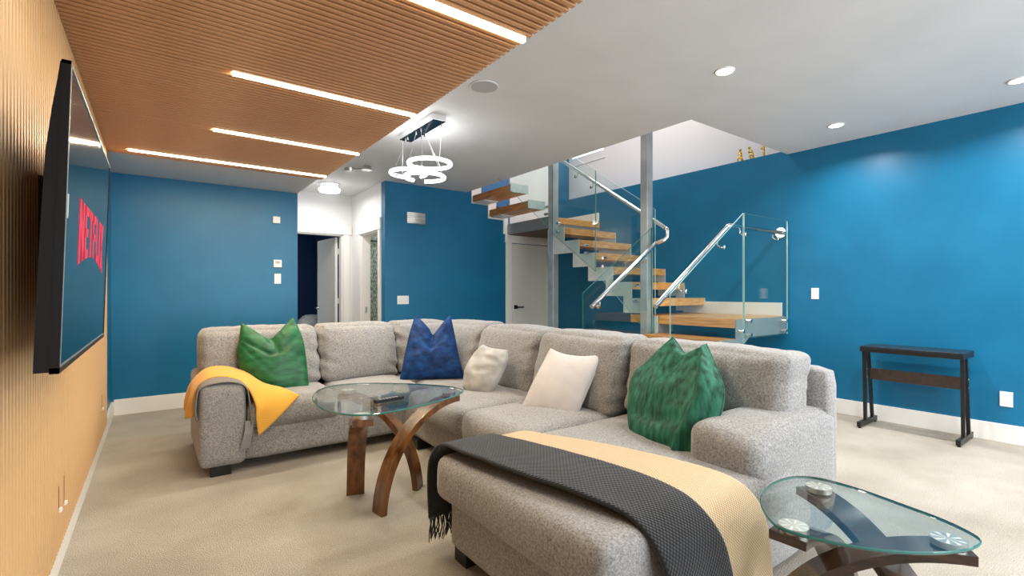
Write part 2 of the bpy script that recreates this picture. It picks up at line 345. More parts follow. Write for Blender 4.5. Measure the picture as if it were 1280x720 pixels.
bm = new(); box(bm, 4.58, 4.66, YB+.10, YB+.2, 2.2, 5.3); box(bm, 4.66, 5.58, YB+.13, YB+.2, 2.2, 5.3); box(bm, 5.50, 5.57, YB+.10, YB+.13, 2.3, 5.3)
struct('wall_upper_far.001', bm, M['upwhite'], 'white upper wall and door trim beyond the landing', cat='wall')
struct('wall_upper_far.002', B(5.58, 6.0, YB+.13, YB+.2, 2.2, 5.3), M['blue'], 'narrow blue strip in the far upper corner', cat='wall')
bm = new(); box(bm, 1.9, 2.0, .4, 6.5, 2.91, 5.3); box(bm, 1.9, 6.0, .4, .5, 2.91, 5.3); box(bm, 2.0, 3.4, 6.33, 6.45, 2.91, 5.3)
struct('wall_upper_near', bm, M['upwhite'], 'upper storey walls out of sight above the ceiling', cat='wall')
struct('ceiling_upper', B(1.9, 6.0, .4, 6.5, 5.3, 5.4), M['white'], 'ceiling of the upper storey above the stairwell', cat='ceiling')
# baseboards
def baseboard(name, bx, label): return struct(name, B(*bx, bevel=.003), M['trim'], label, cat='baseboard')
baseboard('baseboard_left', (XL, -.338, -2.6, YF, 0, .135), 'white baseboard under the wood slat wall')
baseboard('baseboard_far', (-.338, 1.34, YF-.016, YF, 0, .155), 'white baseboard along the far left blue wall')
baseboard('baseboard_right', (XR-.016, XR, -2.6, YB, 0, .147), 'white baseboard along the right blue wall')
baseboard('baseboard_back', (2.46, 4.42, YB-.016, YB, 0, .147), 'white baseboard along the blue wall behind the sofa')
baseboard('baseboard_landing', (XR-.016, XR, 2.50, 3.72, .945, 1.09), 'white skirting board on the wall above the stair landing')
baseboard('baseboard_upper_landing', (XR-.016, XR, 5.2, YB, 2.29, 2.425), 'white skirting board above the upper stair landing')
# door casings
def casing(name, pieces, label):
    bm = new()
    for p in pieces: box(bm, *p, bevel=.003)
    return struct(name, bm, M['trim'], label, cat='trim')
casing('trim_1', [(1.40, 1.50, 7.53, 7.55, 0, 2.09), (2.31, 2.41, 7.53, 7.55, 0, 2.09), (1.345, 2.44, 7.525, 7.55, 2.09, 2.22), (2.285, 2.31, 7.55, 7.67, 0, 2.09), (1.50, 1.52, 7.55, 7.67, 0, 2.09), (1.5, 2.31, 7.55, 7.67, 2.07, 2.09)], 'white casing around the bedroom doorway')
casing('trim_2', [(2.43, 2.45, 6.34, 6.42, 0, 2.06), (2.43, 2.45, 7.12, 7.20, 0, 2.06), (2.42, 2.45, 6.31, 7.23, 2.06, 2.22), (2.45, 2.58, 7.10, 7.12, 0, 2.06), (2.45, 2.58, 6.42, 6.44, 0, 2.06), (2.45, 2.58, 6.42, 7.12, 2.04, 2.06)], 'white casing around the bathroom doorway')
casing('trim_3', [(4.42, 4.535, YB-.02, YB, 0, 1.985), (5.36, XR-.02, YB-.02, YB, 0, 1.985), (4.405, XR-.02, YB-.028, YB, 1.985, 2.125)], 'white casing around the door below the upper landing')
# doors
def hinge(z, x, y, par):
    o = link('hinge', B(x-.012, x+.012, y-.03, y+.002, z-.045, z+.045), M['brushed'], par); return o
d1 = thing('door_1', 'white hallway door standing open into the dark blue bedroom', 'door', (2.29, 7.66, 0)); d1['kind'] = 'structure'
bm = new(); prism(bm, [(2.235, 7.70), (2.275, 7.70), (2.215, 8.49), (2.175, 8.485)], lambda p, s: (p[0], p[1], s), .015, 2.06)
part(link('door_leaf', bm, M['door'], d1), 'white door leaf')
bm = new(); tube(bm, [(2.19, 8.42, .95), (2.13, 8.42, .95), (2.13, 8.33, .95)], .011, 8); disc(bm, (2.175, 8.42, .95), .028, .01, 'X'); link('door_handle', bm, M['chrome'], d1)
hinge(1.84, 2.283, 7.70, d1); hinge(1.07, 2.283, 7.70, d1)
d2 = thing('door_2', 'white panel door with black lever below the upper landing', 'door', (4.95, YB, 0)); d2['kind'] = 'structure'
link('door_leaf', B(4.54, 5.35, YB-.012, YB, .01, 1.975), M['door'], d2)
bm = new(); x0, x1, z0, z1 = 4.545, 5.345, .012, 1.97
box(bm, x0, x0+.085, YB-.020, YB-.010, z0, z1); box(bm, x1-.085, x1, YB-.020, YB-.010, z0, z1); box(bm, x0+.0855, x1-.0855, YB-.020, YB-.010, z1-.1, z1); box(bm, x0+.0855, x1-.0855, YB-.020, YB-.010, z0, z0+.2)
link('door_frame', bm, M['door'], d2)
bm = new(); box(bm, 4.575, 4.635, YB-.032, YB-.018, .94, 1.0); box(bm, 4.60, 4.75, YB-.06, YB-.045, .958, .978); box(bm, 4.598, 4.618, YB-.06, YB-.02, .96, .98)
part(link('door_handle', bm, M['black'], d2), 'black lever handle')
strike = tag(link('strike_plate', B(2.50, 2.53, 7.095, 7.10, .90, .99), M['brushed']), 'small metal strike plate on the bathroom door jamb', 'strike plate')
rod = new(); tube(rod, [(2.60, 7.52, 2.02), (4.28, 7.52, 2.02)], .014, 10)
tag(link('shower_rod', rod, M['blackmetal']), 'black rod high in front of the green mosaic tiles', 'rod')
bm = new(); cushion(2.02, 2.50, 8.95, 9.25, .40, .79, r=.13, puff=(.02, .02, .02), wr=0, n=14, bm=bm)
ch = thing('bedroom_chair', 'rounded grey chair back peeking past the open bedroom door', 'chair', (2.26, 9.2, 0))
link('backrest', bm, M['lightgrey'], ch, True)
bm = new(); cushion(2.0, 2.52, 8.8, 9.3, .30, .44, r=.06, wr=0, n=12, bm=bm); link('seat', bm, M['lightgrey'], ch, True)
for sx in (2.06, 2.46):
    for sy in (8.86, 9.24): link('leg', tube(new(), [(sx, sy, 0), (sx, sy, .33)], .015, 8), M['blackmetal'], ch)
# ------------------------------------------------------------------ wood slats on left wall
sp = struct('slat_backing', B(XL, -.345, -2.5, 5.10, .135, 2.372), M['groove'], 'backing of the wall slats, darkened for groove shade', parent=wl)
proto = None
for i in range(125):
    y = .102+i*.04
    if proto is None:
        s0 = new(); t = bmesh.new(); box(t, -.346, -.325, y, y+.027, .135, ZS-.002)
        bmesh.ops.bevel(t, geom=[e for e in t.edges if abs(e.verts[0].co.z-e.verts[1].co.z) > 1 and e.verts[0].co.x > -.33], offset=.004, segments=1, affect='EDGES'); merge(s0, t)
        proto = link('slat', s0, M['slat'], wl)
    else:
        instance(proto, 'slat', (0, i*.04, 0), wl)
link('edge_trim', B(-.36, -.325, 5.10, 5.112, .135, ZS-.02), M['slat'], wl)
# ------------------------------------------------------------------ wood slats on the soffit
LEDY = [1.742, 2.900, 3.985, 4.935]
struct('slat_backing', B(XL+.01, 1.335, -.2, 5.125, ZS-.006, ZS), M['groove'], 'backing of the ceiling slats, darkened for groove shade', parent=sof)
proto = None; i0 = 0
t = bmesh.new(); box(t, -.325, 1.352, 0, .026, ZS-.026, ZS-.004)
bmesh.ops.bevel(t, geom=[e for e in t.edges if abs(e.verts[0].co.x-e.verts[1].co.x) > 1 and e.verts[0].co.z < ZS-.02], offset=.003, segments=1, affect='EDGES')
base = new(); merge(base, t)
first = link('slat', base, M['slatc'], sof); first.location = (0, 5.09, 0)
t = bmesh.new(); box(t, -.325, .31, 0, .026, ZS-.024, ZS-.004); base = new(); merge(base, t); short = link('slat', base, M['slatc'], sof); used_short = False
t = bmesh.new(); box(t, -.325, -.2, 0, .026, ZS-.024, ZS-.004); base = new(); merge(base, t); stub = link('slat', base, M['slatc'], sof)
for i in range(1, 133):
    y = 5.09-i*.04
    led = [q for q in LEDY if abs(q-(y+.014)) <= .0201]
    if led:
        if led[0] > 4.5: stub.location = (0, y, 0)
        elif not used_short: short.location = (0, y, 0); used_short = True
        else: instance(short, 'slat', (0, y, 0), sof)
        k = LEDY.index(led[0]); xs = -.195 if k == 3 else .31; yc = y+.014
        nm = ['nearest the camera', 'second from the camera', 'third from the camera', 'shortest gap from the far blue wall'][k]
        lt = thing('linear_light', 'recessed warm linear light in the ceiling slats, ' + ['nearest the camera', 'second from the camera', 'third from the camera', 'farthest, beside the blue wall'][k], 'ceiling light', (0.8, yc, ZS-.01), 'linear lights in the slat ceiling')
        link('housing', B(xs, 1.35, yc-.018, yc+.018, ZS-.008, ZS-.002), M['groove'], lt)
        link('diffuser', B(xs+.01, 1.348, yc-.011, yc+.011, ZS-.034, ZS-.008), M['led'], lt)
        a = area('linear_lamp', ((xs+1.35)/2, yc, ZS-.038), 1.35-xs, L_LED*(1.35-xs), (1.0, .85, .64), size_y=.02)
    else:
        instance(first, 'slat', (0, y, 0), sof)
# ================================================================== LIGHT FITTINGS
k = 0
DL = [((3.075, 1.776), 'round white downlight in the ceiling nearest the stairwell opening corner'), ((4.869, 1.766), 'round white downlight close to the right blue wall above its bright scallop'),
      ((4.869, .63), 'round white downlight at the right edge of the photo'), ((3.075, .63), 'round white downlight at the top edge of the photo'),
      ((3.075, -.6), 'unseen downlight added behind the camera, near the middle'), ((4.869, -.6), 'unseen downlight added behind the camera by the right wall'), ((3.075, -1.8), 'unseen downlight added farthest behind the camera, middle'), ((4.869, -1.8), 'unseen downlight added farthest behind the camera, right')]  # those behind the camera are unseen, added for fill brightness
for (x, y), lab in DL:
    d = thing('downlight', lab, 'downlight', (x, y, ZC), 'recessed ceiling downlights')
    bm = new(); tube(bm, [(x+.058*math.cos(a), y+.058*math.sin(a), ZC-.003) for a in [2*math.pi*q/32 for q in range(32)]], .007, 8, closed=True); link('trim_ring', bm, M['white'], d, True)
    link('diffuser', disc(new(), (x, y, ZC-.006), .052, .006), M['lamp'], d)
    area('downlight_lamp', (x, y, ZC-.012), .10, L_DOWN, (1.0, .97, .93), shape='DISK', spread=150)
sp_ = thing('ceiling_speaker', 'round grey in-ceiling speaker beside the slat ceiling', 'speaker', (1.905, 2.935, ZC))
link('grille', disc(new(), (1.905, 2.935, ZC-.008), .097, .008, seg=40), M['speaker'], sp_)
bm = new(); tube(bm, [(1.905+.1*math.cos(a), 2.935+.1*math.sin(a), ZC-.004) for a in [2*math.pi*q/40 for q in range(40)]], .005, 6, closed=True); link('rim', bm, M['ceil'], sp_, True)
# hall flush light
hx, hy = 1.90, 6.80
h = thing('flush_light', 'round glowing crystal flush light on the hallway ceiling', 'ceiling light', (hx, hy, ZC))
link('canopy', disc(new(), (hx, hy, ZC-.02), .15, .02, seg=36), M['chrome'], h, 'auto')
bm = new()
for q in range(28):
    a = 2*math.pi*q/28; tube(bm, [(hx+.125*math.cos(a), hy+.125*math.sin(a), ZC-.09), (hx+.125*math.cos(a), hy+.125*math.sin(a), ZC-.02)], .010, 6)
link('crystal_ring', bm, M['crystal'], h, True)
link('diffuser', disc(new(), (hx, hy, ZC-.115), .13, .03, seg=36, r2=.145), M['ringlamp'], h, 'auto')
area('hall_lamp', (hx, hy, ZC-.125), .24, 12, (1, .98, .97), shape='DISK')
area('hall_lamp_up', (hx, hy, ZC-.03), .30, 0.01, shape='DISK')
# twin spotlight / detector beside it
t_ = thing('ceiling_spotlight', 'small metal twin head fitting on the ceiling beside the chandelier', 'spotlight', (1.885, 5.75, ZC))
link('base', disc(new(), (1.87, 5.85, ZC-.035), .055, .035, seg=24, r2=.065), M['brushed'], t_, 'auto')
bm = new(); tube(bm, [(1.87, 5.85, ZC-.02), (1.93, 5.70, ZC-.03), (1.98, 5.60, ZC-.03)], .014, 8); link('arm', bm, M['brushed'], t_, True)
link('head', disc(new(), (1.99, 5.60, ZC-.05), .06, .04, seg=24, r2=.045), M['brushed'], t_, 'auto')
# pendant chandelier
cx, cy = 1.90, 3.95
c = thing('chandelier', 'chrome canopy chandelier with three glowing rings on thin wires', 'chandelier', (cx, cy, ZC))
part(link('canopy', B(1.838, 1.962, 3.61, 4.30, ZC-.053, ZC, bevel=.003), mat('polished_chrome', (.80, .80, .80), .22, .75), c), 'long polished canopy')
link('canopy_plate', B(1.842, 1.958, 3.614, 4.296, ZC-.056, ZC-.052), mat('dark_mirror', (.06, .06, .065), .12, .9), c)
def ring(px, py, pz, r, a0, a1, tilt, label):
    n = 48; pts = []
    for q in range(n+1):
        a = math.radians(a0+(a1-a0)*q/n); pts.append(Vector((px+r*math.cos(a), py+r*math.sin(a), pz+tilt*math.sin(a))))
    outer = link('ring', tube(new(), pts, .017, 10), M['ringlamp'], c, True); part(outer, label)
    inner = [Vector((px+(p.x-px)*.87, py+(p.y-py)*.87, p.z)) for p in pts]
    bm = new(); tube(bm, inner, .007, 6); link('ring_frame', bm, M['chrome'], outer, True)
    return pts
rings = [ring(1.955, 3.90, 2.345, .185, 0, 360, 0.0, 'largest glowing ring'), ring(1.87, 4.16, 2.30, .160, 60, 380, 0.0, 'left glowing ring'), ring(1.955, 4.00, 2.245, .175, 100, 425, 0.0, 'lowest glowing open ring')]
cpts = []
for ri, rg in enumerate(rings):
    for q in (4, 20, 36):
        p = rg[q]; top = Vector((1.90+(.04 if p.x > 1.93 else -.04), 3.95+(p.y-3.95)*1.15+.03*(ri-1), ZC-.055)); top.y = max(3.64, min(4.27, top.y)); cpts.append(top)
        link('wire', tube(new(), [top, p], .0016, 5), M['brushed'], c)
for top in cpts: link('wire_grip', tube(new(), [top+Vector((0, 0, .0)), top-Vector((0, 0, .035))], .006, 8), M['chrome'], c)
bm = new()
a = area('chandelier_lamp', (1.88, 4.0, 2.20), .34, 14, (.96, .98, 1), shape='DISK')
a = area('chandelier_lamp_up', (1.88, 4.0, 2.41), .34, 2.5, (.96, .98, 1), rot=(math.pi, 0, 0), shape='DISK')
# upper storey lamp; unseen fills added to light the side rooms
area('upper_lamp', (4.6, 4.2, 5.1), 1.2, L_UP, (1, .98, .96), shape='DISK')
area('bathroom_fill', (3.3, 7.0, 2.45), .4, 7, (1, 1, .95), shape='DISK')
area('bedroom_fill', (1.2, 9.2, 2.5), .3, 3, (.9, .92, 1), shape='DISK')
# ================================================================== STAIRCASE
st = thing('staircase', 'open oak and steel staircase turning around two landings along the blue walls', 'staircase', (4.45, 3.4, 0))
RISE = .1895; ZL = .945; XA = 4.462; YN = 2.462; YFR = 3.345
# lower flight rising towards +X
for k in range(1, 5):
    z = ZL-.188*k; x1 = XA-.29*(k-1)+.03; x0 = XA-.29*k
    o = link('tread', B(x0, x1, YN+.012, YFR-.012, z-.085, z, bevel=.004), M['tread_y'], st)
link('landing_board', B(XA, XR-.002, YN+.0105, 3.74, ZL-.088, ZL, bevel=.004), M['tread'], st)
# upper flight rising towards +Y
for k in range(1, 7):
    z = ZL+.190*k; y0 = 3.419+.289*(k-1)
    link('tread', B(4.4525, XR-.013, y0+.002, y0+.315, z-.088, z-.001, bevel=.003), M['tread'], st)
Z2 = ZL+.190*7
link('upper_landing_board', B(4.46, XR-.002, 5.185, YB-.004, Z2-.088, Z2, bevel=.004), M['tread'], st)
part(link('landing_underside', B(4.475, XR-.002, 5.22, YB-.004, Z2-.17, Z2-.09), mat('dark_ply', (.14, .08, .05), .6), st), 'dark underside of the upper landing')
bm = new(); box(bm, 4.445, 4.462, 5.17, YB-.004, Z2-.165, Z2-.002); box(bm, 4.46, XR-.002, 5.195, 5.207, Z2-.19, Z2-.088)
part(link('landing_fascia', bm, M['fascia'], st), 'grey steel fascia of the upper landing')
# top flight rising towards -X
for k in range(1, 4):
    z = Z2+.186*k; x1 = 4.40-.298*(k-1)
    link('tread', B(x1-.30, x1, 5.222, YB-.03, z-.095, z, bevel=.003), M['tread_y'], st)
    part(link('end_plate', B(x1-.30, x1+.0, 5.212, 5.2215, z-.10, z+.015), M['stringer'], st), 'pale steel end plate')
# stringers: sawtooth plates
def saw(pts, lift, a, b, label):
    o = link('stringer', prism(new(), pts, lift, a, b), M['stringer'], st); part(o, label); return o
D = .115
top = []; bot = []
y = 3.42
pts = [(3.345, ZL-.003), (3.419, ZL-.003)]
for k in range(1, 7):
    z = ZL+.190*k; y0 = 3.419+.289*(k-1); pts += [(y0, z), (y0+.289, z)]
pts[-1] = (5.20, ZL+.19*6)
ys = [4.975, 4.69, 4.408, 4.107, 3.829, 3.56]; zs = [1.73, 1.535, 1.348, 1.159, .966]
pts += [(5.20, zs[0]+.09), (5.19, zs[0]+.0), (ys[0], zs[0])]
for j in range(1, 5): pts += [(ys[j], zs[j-1]), (ys[j], zs[j])]
pts += [(ys[5], zs[4]), (ys[5], .72), (3.345, .72)]
saw(pts, lambda p, s: (s, p[0], p[1]), 4.44, 4.452, 'pale steel sawtooth stringer of the middle flight')
wp = [p for p in pts if p[1] > .73]; wp += [(3.345, ZL-.088)]
saw(wp, lambda p, s: (s, p[0], p[1]), XR-.012, XR-.0005, 'sawtooth stringer fixed to the right wall')
# near side of landing and lower flight
bm = new(); box(bm, XA+.2505, XR-.004, YN, YN+.01, ZL-.181, ZL-.003)
part(link('landing_plate', bm, M['fascia'], st), 'dark steel plate on the landing edge')
bm = new()
for (ya, yb) in ((YN, YN+.01), (YFR, YFR+.01)):
    pts = []
    for k in range(0, 5): 
        xk = XA-.29*k+.02; z = ZL-.188*k-.003
        pts += [(xk+(0.10 if k == 0 else 0.29-.0), z), (xk, z)] if k else [(xk+.10, z), (xk, z)]
    pts2 = []
    z = ZL; x = XA+.11
    pts2 = [(x, ZL-.003), (XA, ZL-.003)]
    for k in range(1, 5): pts2 += [(XA-.29*(k-1), ZL-.188*k-.003), (XA-.29*k, ZL-.188*k-.003)]
    pts2 += [(XA-.29*4, 0)]; pts2 += [(XA-.29*4+.12, 0)]
    for k in range(4, 0, -1): pts2 += [(XA-.29*k+.14, ZL-.188*k-.19+.0), (XA-.29*(k-1)+.14, ZL-.188*k-.19)]
    pts2 = [(XA+.25, ZL-.003), (XA, ZL-.003)]
    for k in range(1, 5): pts2 += [(XA-.29*(k-1), ZL-.188*k-.003) if k > 0 else None, (XA-.29*k, ZL-.188*k-.003)]
    pts2 += [(XA-1.16, 0), (XA-1.0, 0), (XA+.25, ZL-.181)]
    link('stringer', prism(new(), pts2, lambda p, s: (p[0], s, p[1]), ya, yb), M['fascia'], st)
bm.free()
# wall stringer of the top flight (white sawtooth against blue wall)
pts = [(4.46, 2.12), (4.373, 2.12), (4.373, 2.332), (4.085, 2.335), (4.085, 2.535), (3.793, 2.535), (3.793, 2.73), (3.50, 2.735), (3.50, 2.86), (3.96, 2.86), (3.96, 2.66), (4.235, 2.66), (4.235, 2.48), (4.46, 2.42)]
o = link('stringer', prism(new(), pts, lambda p, s: (p[0], s, p[1]), YB-.016, YB-.004), M['white'], st); part(o, 'white sawtooth wall stringer of the top flight')
for k in (1, 2):
    z = Z2+.186*k-.097; x1 = 4.40-.298*(k-1)
    link('bracket', B(x1-.27, x1-.03, YB-.30, YB-.016, z-.012, z), M['white'], st)
pts = [(4.40, Z2+.05), (4.40, Z2+.12), (4.10, Z2+.12), (4.10, Z2+.30), (3.80, Z2+.30), (3.80, Z2+.46), (3.55, Z2+.46), (3.55, Z2+.26), (3.82, Z2+.05+.15)]
# steel columns
for nm, x0, y0, s, lab in (('steel_column', 4.395, 3.40, .085, 'grey steel column rising past the handrail, right of the two'), ('steel_column', 4.43, 5.075, .10, 'grey steel column beside the white door, left of the two')):
    cc = thing(nm, lab, 'column', (x0, y0, 0), 'steel columns of the stair')
    hh = 3.35
    if y0 < 4: x0 = 4.333; y0 = 3.40; s = .095
    bm = B(x0, x0+s, y0, y0+s*(1.0), 0.0, hh, bevel=.004); link('shaft', bm, M['steel'], cc)
    link('base_plate', B(x0-.04, x0+s+.04, y0-.04, y0+s+.04, 0, .012), M['steel'], cc)
# ------------------------------------------------------------------ glass railings
def panel(par, quad, nrm_, th=.012, label=None, edge='glass_edge'):
    bm = new(); nv = Vector(nrm_)*th/2; A = [bm.verts.new(Vector(p)+nv) for p in quad]; Bv = [bm.verts.new(Vector(p)-nv) for p in quad]
    n = len(quad); f = bm.faces.new(A); g = bm.faces.new(Bv[::-1]); f.material_index = g.material_index = 0
    for i in range(n):
        e = bm.faces.new((A[i], Bv[i], Bv[(i+1) % n], A[(i+1) % n])); e.material_index = 1
    o = link('glass_panel', bm, [M['glass'], M[edge]], par)
    if label: part(o, label)
    return o
def stand(par, p, d):   # glass standoff bolt
    p = Vector(p); d = Vector(d); link('standoff', tube(new(), [p-d*.018, p+d*.035], [.019, .019], 14), M['chrome'], par, 'auto')
def bracket(par, rail_pt, glass_pt):
    a = Vector(rail_pt); g = Vector(glass_pt); m_ = Vector((a.x, a.y, g.z)); bm = new()
    tube(bm, [a, a+(m_-a)*.7, m_+(g-m_)*.35, g], .007, 8); d = (g-m_).normalized(); tube(bm, [g-d*.012, g], [.02, .02], 14)
    link('rail_bracket', bm, M['chrome'], par, True)
gy = 2.438
r1 = thing('glass_railing', 'near glass railing of the lower steps with handrail running to the right wall', 'railing', (4.4, gy, 0), 'glass railings of the stair')
panel(r1, [(3.40, gy, .06), (3.40, gy, 1.19), (XA+.085, gy, 1.965), (XA+.085, gy, .62)], (0, 1, 0), label='sloping glass panel beside the lower steps')
panel(r1, [(XA+.10, gy, .76), (XA+.10, gy, 1.965), (XR-.03, gy, 1.965), (XR-.03, gy, .76)], (0, 1, 0), label='upright glass panel on the landing edge')
for x, z in ((4.64, .925), (5.36, .90), (5.36, .80), (4.64, .79), (4.50, .83), (4.50, .70)): stand(r1, (x, gy, z), (0, -1, 0))
hy_ = 2.51
bm = new(); tube(bm, [(3.30, hy_, 1.085), (4.40, hy_, 1.83)], .022, 16); part(link('handrail', bm, M['chrome'], r1, 'auto'), 'sloping chrome handrail')
bm = new(); tube(bm, [(4.40, hy_, 1.83), (4.47, hy_, 1.85), (XR-.02, hy_, 1.85)], .021, 16); link('handrail', bm, M['chrome'], r1, True)
link('wall_flange', disc(new(), (XR-.022, hy_, 1.85), .055, .02, 'X'), M['chrome'], r1, 'auto')
bm = new(); bmesh.ops.create_uvsphere(bm, u_segments=16, v_segments=10, radius=.026, matrix=Matrix.Translation((4.40, hy_, 1.83))); link('elbow', bm, M['chrome'], r1, True)
for x, zz in ((3.62, 1.30), (4.22, 1.71)): bracket(r1, (x, hy_, zz-.02), (x+.02, gy+.006, zz-.09))
for x in (4.62, 5.28): bracket(r1, (x, hy_, 1.83), (x, gy+.006, 1.765))
gy2 = 3.385
r2 = thing('glass_railing', 'glass railing on the far side of the lower steps, turning up the middle flight', 'railing', (4.4, gy2, 0), 'glass railings of the stair')
panel(r2, [(3.337, gy2, .06), (3.337, gy2, 1.195), (4.385, gy2, 1.91), (4.385, gy2, .62)], (0, 1, 0), label='sloping glass panel on the far side of the lower steps', edge='glass_edge_dark')
gx = 4.412
def lz(y, off): return off+(y-3.355)*.6745
panel(r2, [(gx, 3.355, .66), (gx, 3.355, 2.114), (gx, 4.246, 2.715), (gx, 4.246, lz(4.246, .86))], (1, 0, 0), label='lower glass panel of the middle flight')
panel(r2, [(gx, 4.254, lz(4.254, .86)), (gx, 4.254, 2.72), (gx, 5.07, 3.27), (gx, 5.07, lz(5.07, .86))], (1, 0, 0), label='upper glass panel of the middle flight', edge='glass_edge_dark')
for (y, z) in ((4.10, 1.62), (4.10, 1.52), (3.60, 1.28), (3.62, 1.10), (4.93, 2.14), (4.93, 2.02), (4.40, 1.80), (4.40, 1.70)): stand(r2, (gx, y, z), (-1, 0, 0))
rx = 4.46
bm = new(); tube(bm, [(rx, 5.02, 3.06), (rx, 3.26, 1.905)], .022, 16); part(link('handrail', bm, M['chrome'], r2, 'auto'), 'handrail descending the middle flight')
ey = 3.315
bm = new(); tube(bm, [(rx, 3.262, 1.907), (rx, 3.232, 1.885), (rx, 3.228, 1.85), (rx, 3.232, 1.80), (rx-.03, 3.25, 1.77), (rx-.09, ey, 1.735)], .021, 14); link('elbow', bm, M['chrome'], r2, True)
bm = new(); tube(bm, [(rx-.09, ey, 1.735), (3.385, ey, 1.062)], .022, 16); part(link('handrail', bm, M['chrome'], r2, 'auto'), 'handrail beside the lower steps')
for y in (4.62, 4.34): bracket(r2, (rx, y, lz(y, 1.965)-.02), (gx+.006, y, lz(y, 1.965)-.10))
bracket(r2, (3.50, ey, 1.12), (3.54, gy2-.006, 1.06)); bracket(r2, (4.2, ey, 1.59), (4.24, gy2-.006, 1.53))
r3 = thing('glass_railing', 'glass railing of the top flight above the white door', 'railing', (4.3, 5.19, 2.3), 'glass railings of the stair')
panel(r3, [(4.45, 5.195, 2.12), (4.45, 5.195, 3.3), (3.45, 5.195, 3.9), (3.45, 5.195, 2.78)], (0, 1, 0), label='sloping glass panel of the top flight')
for x, z in ((4.40, 2.40), (4.40, 2.30), (3.83, 2.76)): stand(r3, (x, 5.195, z), (0, -1, 0))
# ================================================================== GOLD FIGURES ON THE LEDGE
def figure(x, y, z, pose, label):
    t = thing('gold_figurine', label, 'figurine', (x, y, z), 'gold figurines on the ledge')
    sk = {'sit': [((0, 0, .075), .012), ((0, 0, .11), .013), ((.0, .006, .145), .008), ((0, .01, .165), .013), ((0, .035, .085), .009), ((0, .045, .012), .007), ((0, .036, .125), .006), ((0, .022, .155), .005), ((0, -.02, .03), .014)],
          'lean': [((0, 0, .085), .012), ((0, .012, .12), .013), ((0, .028, .145), .008), ((0, .034, .162), .013), ((0, .035, .06), .009), ((0, -.005, .012), .007), ((0, .04, .10), .006), ((0, .05, .135), .005), ((0, -.02, .02), .008)],
          'stand': [((0, 0, .09), .010), ((0, .004, .125), .012), ((0, .002, .15), .007), ((0, 0, .167), .012), ((0, .006, .05), .008), ((0, 0, .012), .006), ((0, .03, .12), .006), ((0, .02, .145), .005), ((0, -.004, .02), .008)]}[pose]
    ed = [(0, 1), (1, 2), (2, 3), (0, 4), (4, 5), (1, 6), (6, 7), (0, 8)]
    bm = new()
    for a, b in ed:
        pa, ra = sk[a]; pb, rb = sk[b]; P0 = Vector(pa)+t.location; P1 = Vector(pb)+t.location
        tube(bm, [P0+(P1-P0)*q for q in (0, .33, .66, 1)], [ra, (2*ra+rb)/3, (ra+2*rb)/3, rb], 10)
    for idx, s in ((3, 1.15), (0, 1.0), (1, 1.0), (4, 1.0), (2, 1.0), (6, 1.0)):
        bmesh.ops.create_uvsphere(bm, u_segments=12, v_segments=8, radius=sk[idx][1]*s, matrix=Matrix.Translation(Vector(sk[idx][0])+t.location))
    link('figure', bm, M['gold'], t, True)
    link('plinth', B(x-.025, x+.025, y-.035, y+.055, z, z+.012, bevel=.002), M['gold'], t)
figure(5.60, 3.03, 2.73, 'sit', 'gold seated figurine on the ledge, leftmost of the three')
figure(5.60, 2.895, 2.735, 'lean', 'gold bending figurine on the ledge, middle of the three')
figure(5.60, 2.76, 2.73, 'stand', 'gold upright figurine on the ledge, rightmost of the three')
# ================================================================== WALL PLATES
def plate(name, lab, cat, x, y, z, wd, ht, face, rockers=0, th=.008, group=None, m='plate'):
    t = thing(name, lab, cat, (x, y, z), group)
    def bx(u0, u1, z0, z1, d0, d1, bev=.0015):
        if face == '-Y': return B(x+u0, x+u1, y-d1, y-d0, z+z0, z+z1, bevel=bev)
        if face == '-X': return B(x-d1, x-d0, y+u0, y+u1, z+z0, z+z1, bevel=bev)
        return B(x+d0, x+d1, y+u0, y+u1, z+z0, z+z1, bevel=bev)
    link('cover', bx(-wd/2, wd/2, -ht/2, ht/2, 0, th), M[m], t)
    for i in range(rockers):
        c0 = (i-(rockers-1)/2)*.046
        link('rocker', bx(c0-.016, c0+.016, -.033, .033, th-.001, th+.004), M['white'], t)
    return t, bx
plate('wall_sensor', 'small white sensor high on the far left blue wall', 'sensor', 1.112, YF, 2.037, .075, .075, '-Y', th=.02)
t, bx = plate('thermostat', 'white thermostat with a grey display on the far left blue wall', 'thermostat', 1.122, YF, 1.535, .085, .085, '-Y', th=.022)
link('display', bx(-.025, .025, .0, .026, .0215, .0235, 0.0005), M['speaker'], t)
plate('switch_plate', 'plain white plate just below the thermostat', 'wall plate', 1.124, YF, 1.36, .07, .115, '-Y')
plate('light_switch', 'triple white rocker switch low on the blue wall left of the white door', 'switch', 2.705, YB, 1.10, .165, .115, '-Y', 3)
plate('light_switch', 'white rocker switch on the right blue wall above the sofa end', 'switch', XR, 2.176, 1.19, .07, .115, '-X', 1)
t, bx = plate('power_outlet', 'white double power outlet on the right wall beside the black desk', 'outlet', XR, .782, .348, .075, .118, '-X')
for dz in (-.028, .028):
    link('socket', bx(-.017, .017, dz-.017, dz+.017, .007, .010), M['white'], t)
    for du in (-.007, .007): link('slot', bx(du-.0015, du+.0015, dz-.002, dz+.008, .0095, .0105, .0002), M['plate_dark'], t)
vt = thing('door_chime', 'brushed silver chime box high on the blue wall under the chandelier', 'chime', (2.885, YB, 2.22))
bm = new(); pts = [(-.135+.27*i/10, -.035-.022*math.sin(math.pi*i/10)) for i in range(11)]
prism(bm, [(2.887+a, YB+b) for a, b in pts]+[(3.022, YB), (2.752, YB)], lambda p, s: (p[0], p[1], s), 2.15, 2.30)
link('cover', bm, M['silver'], vt)
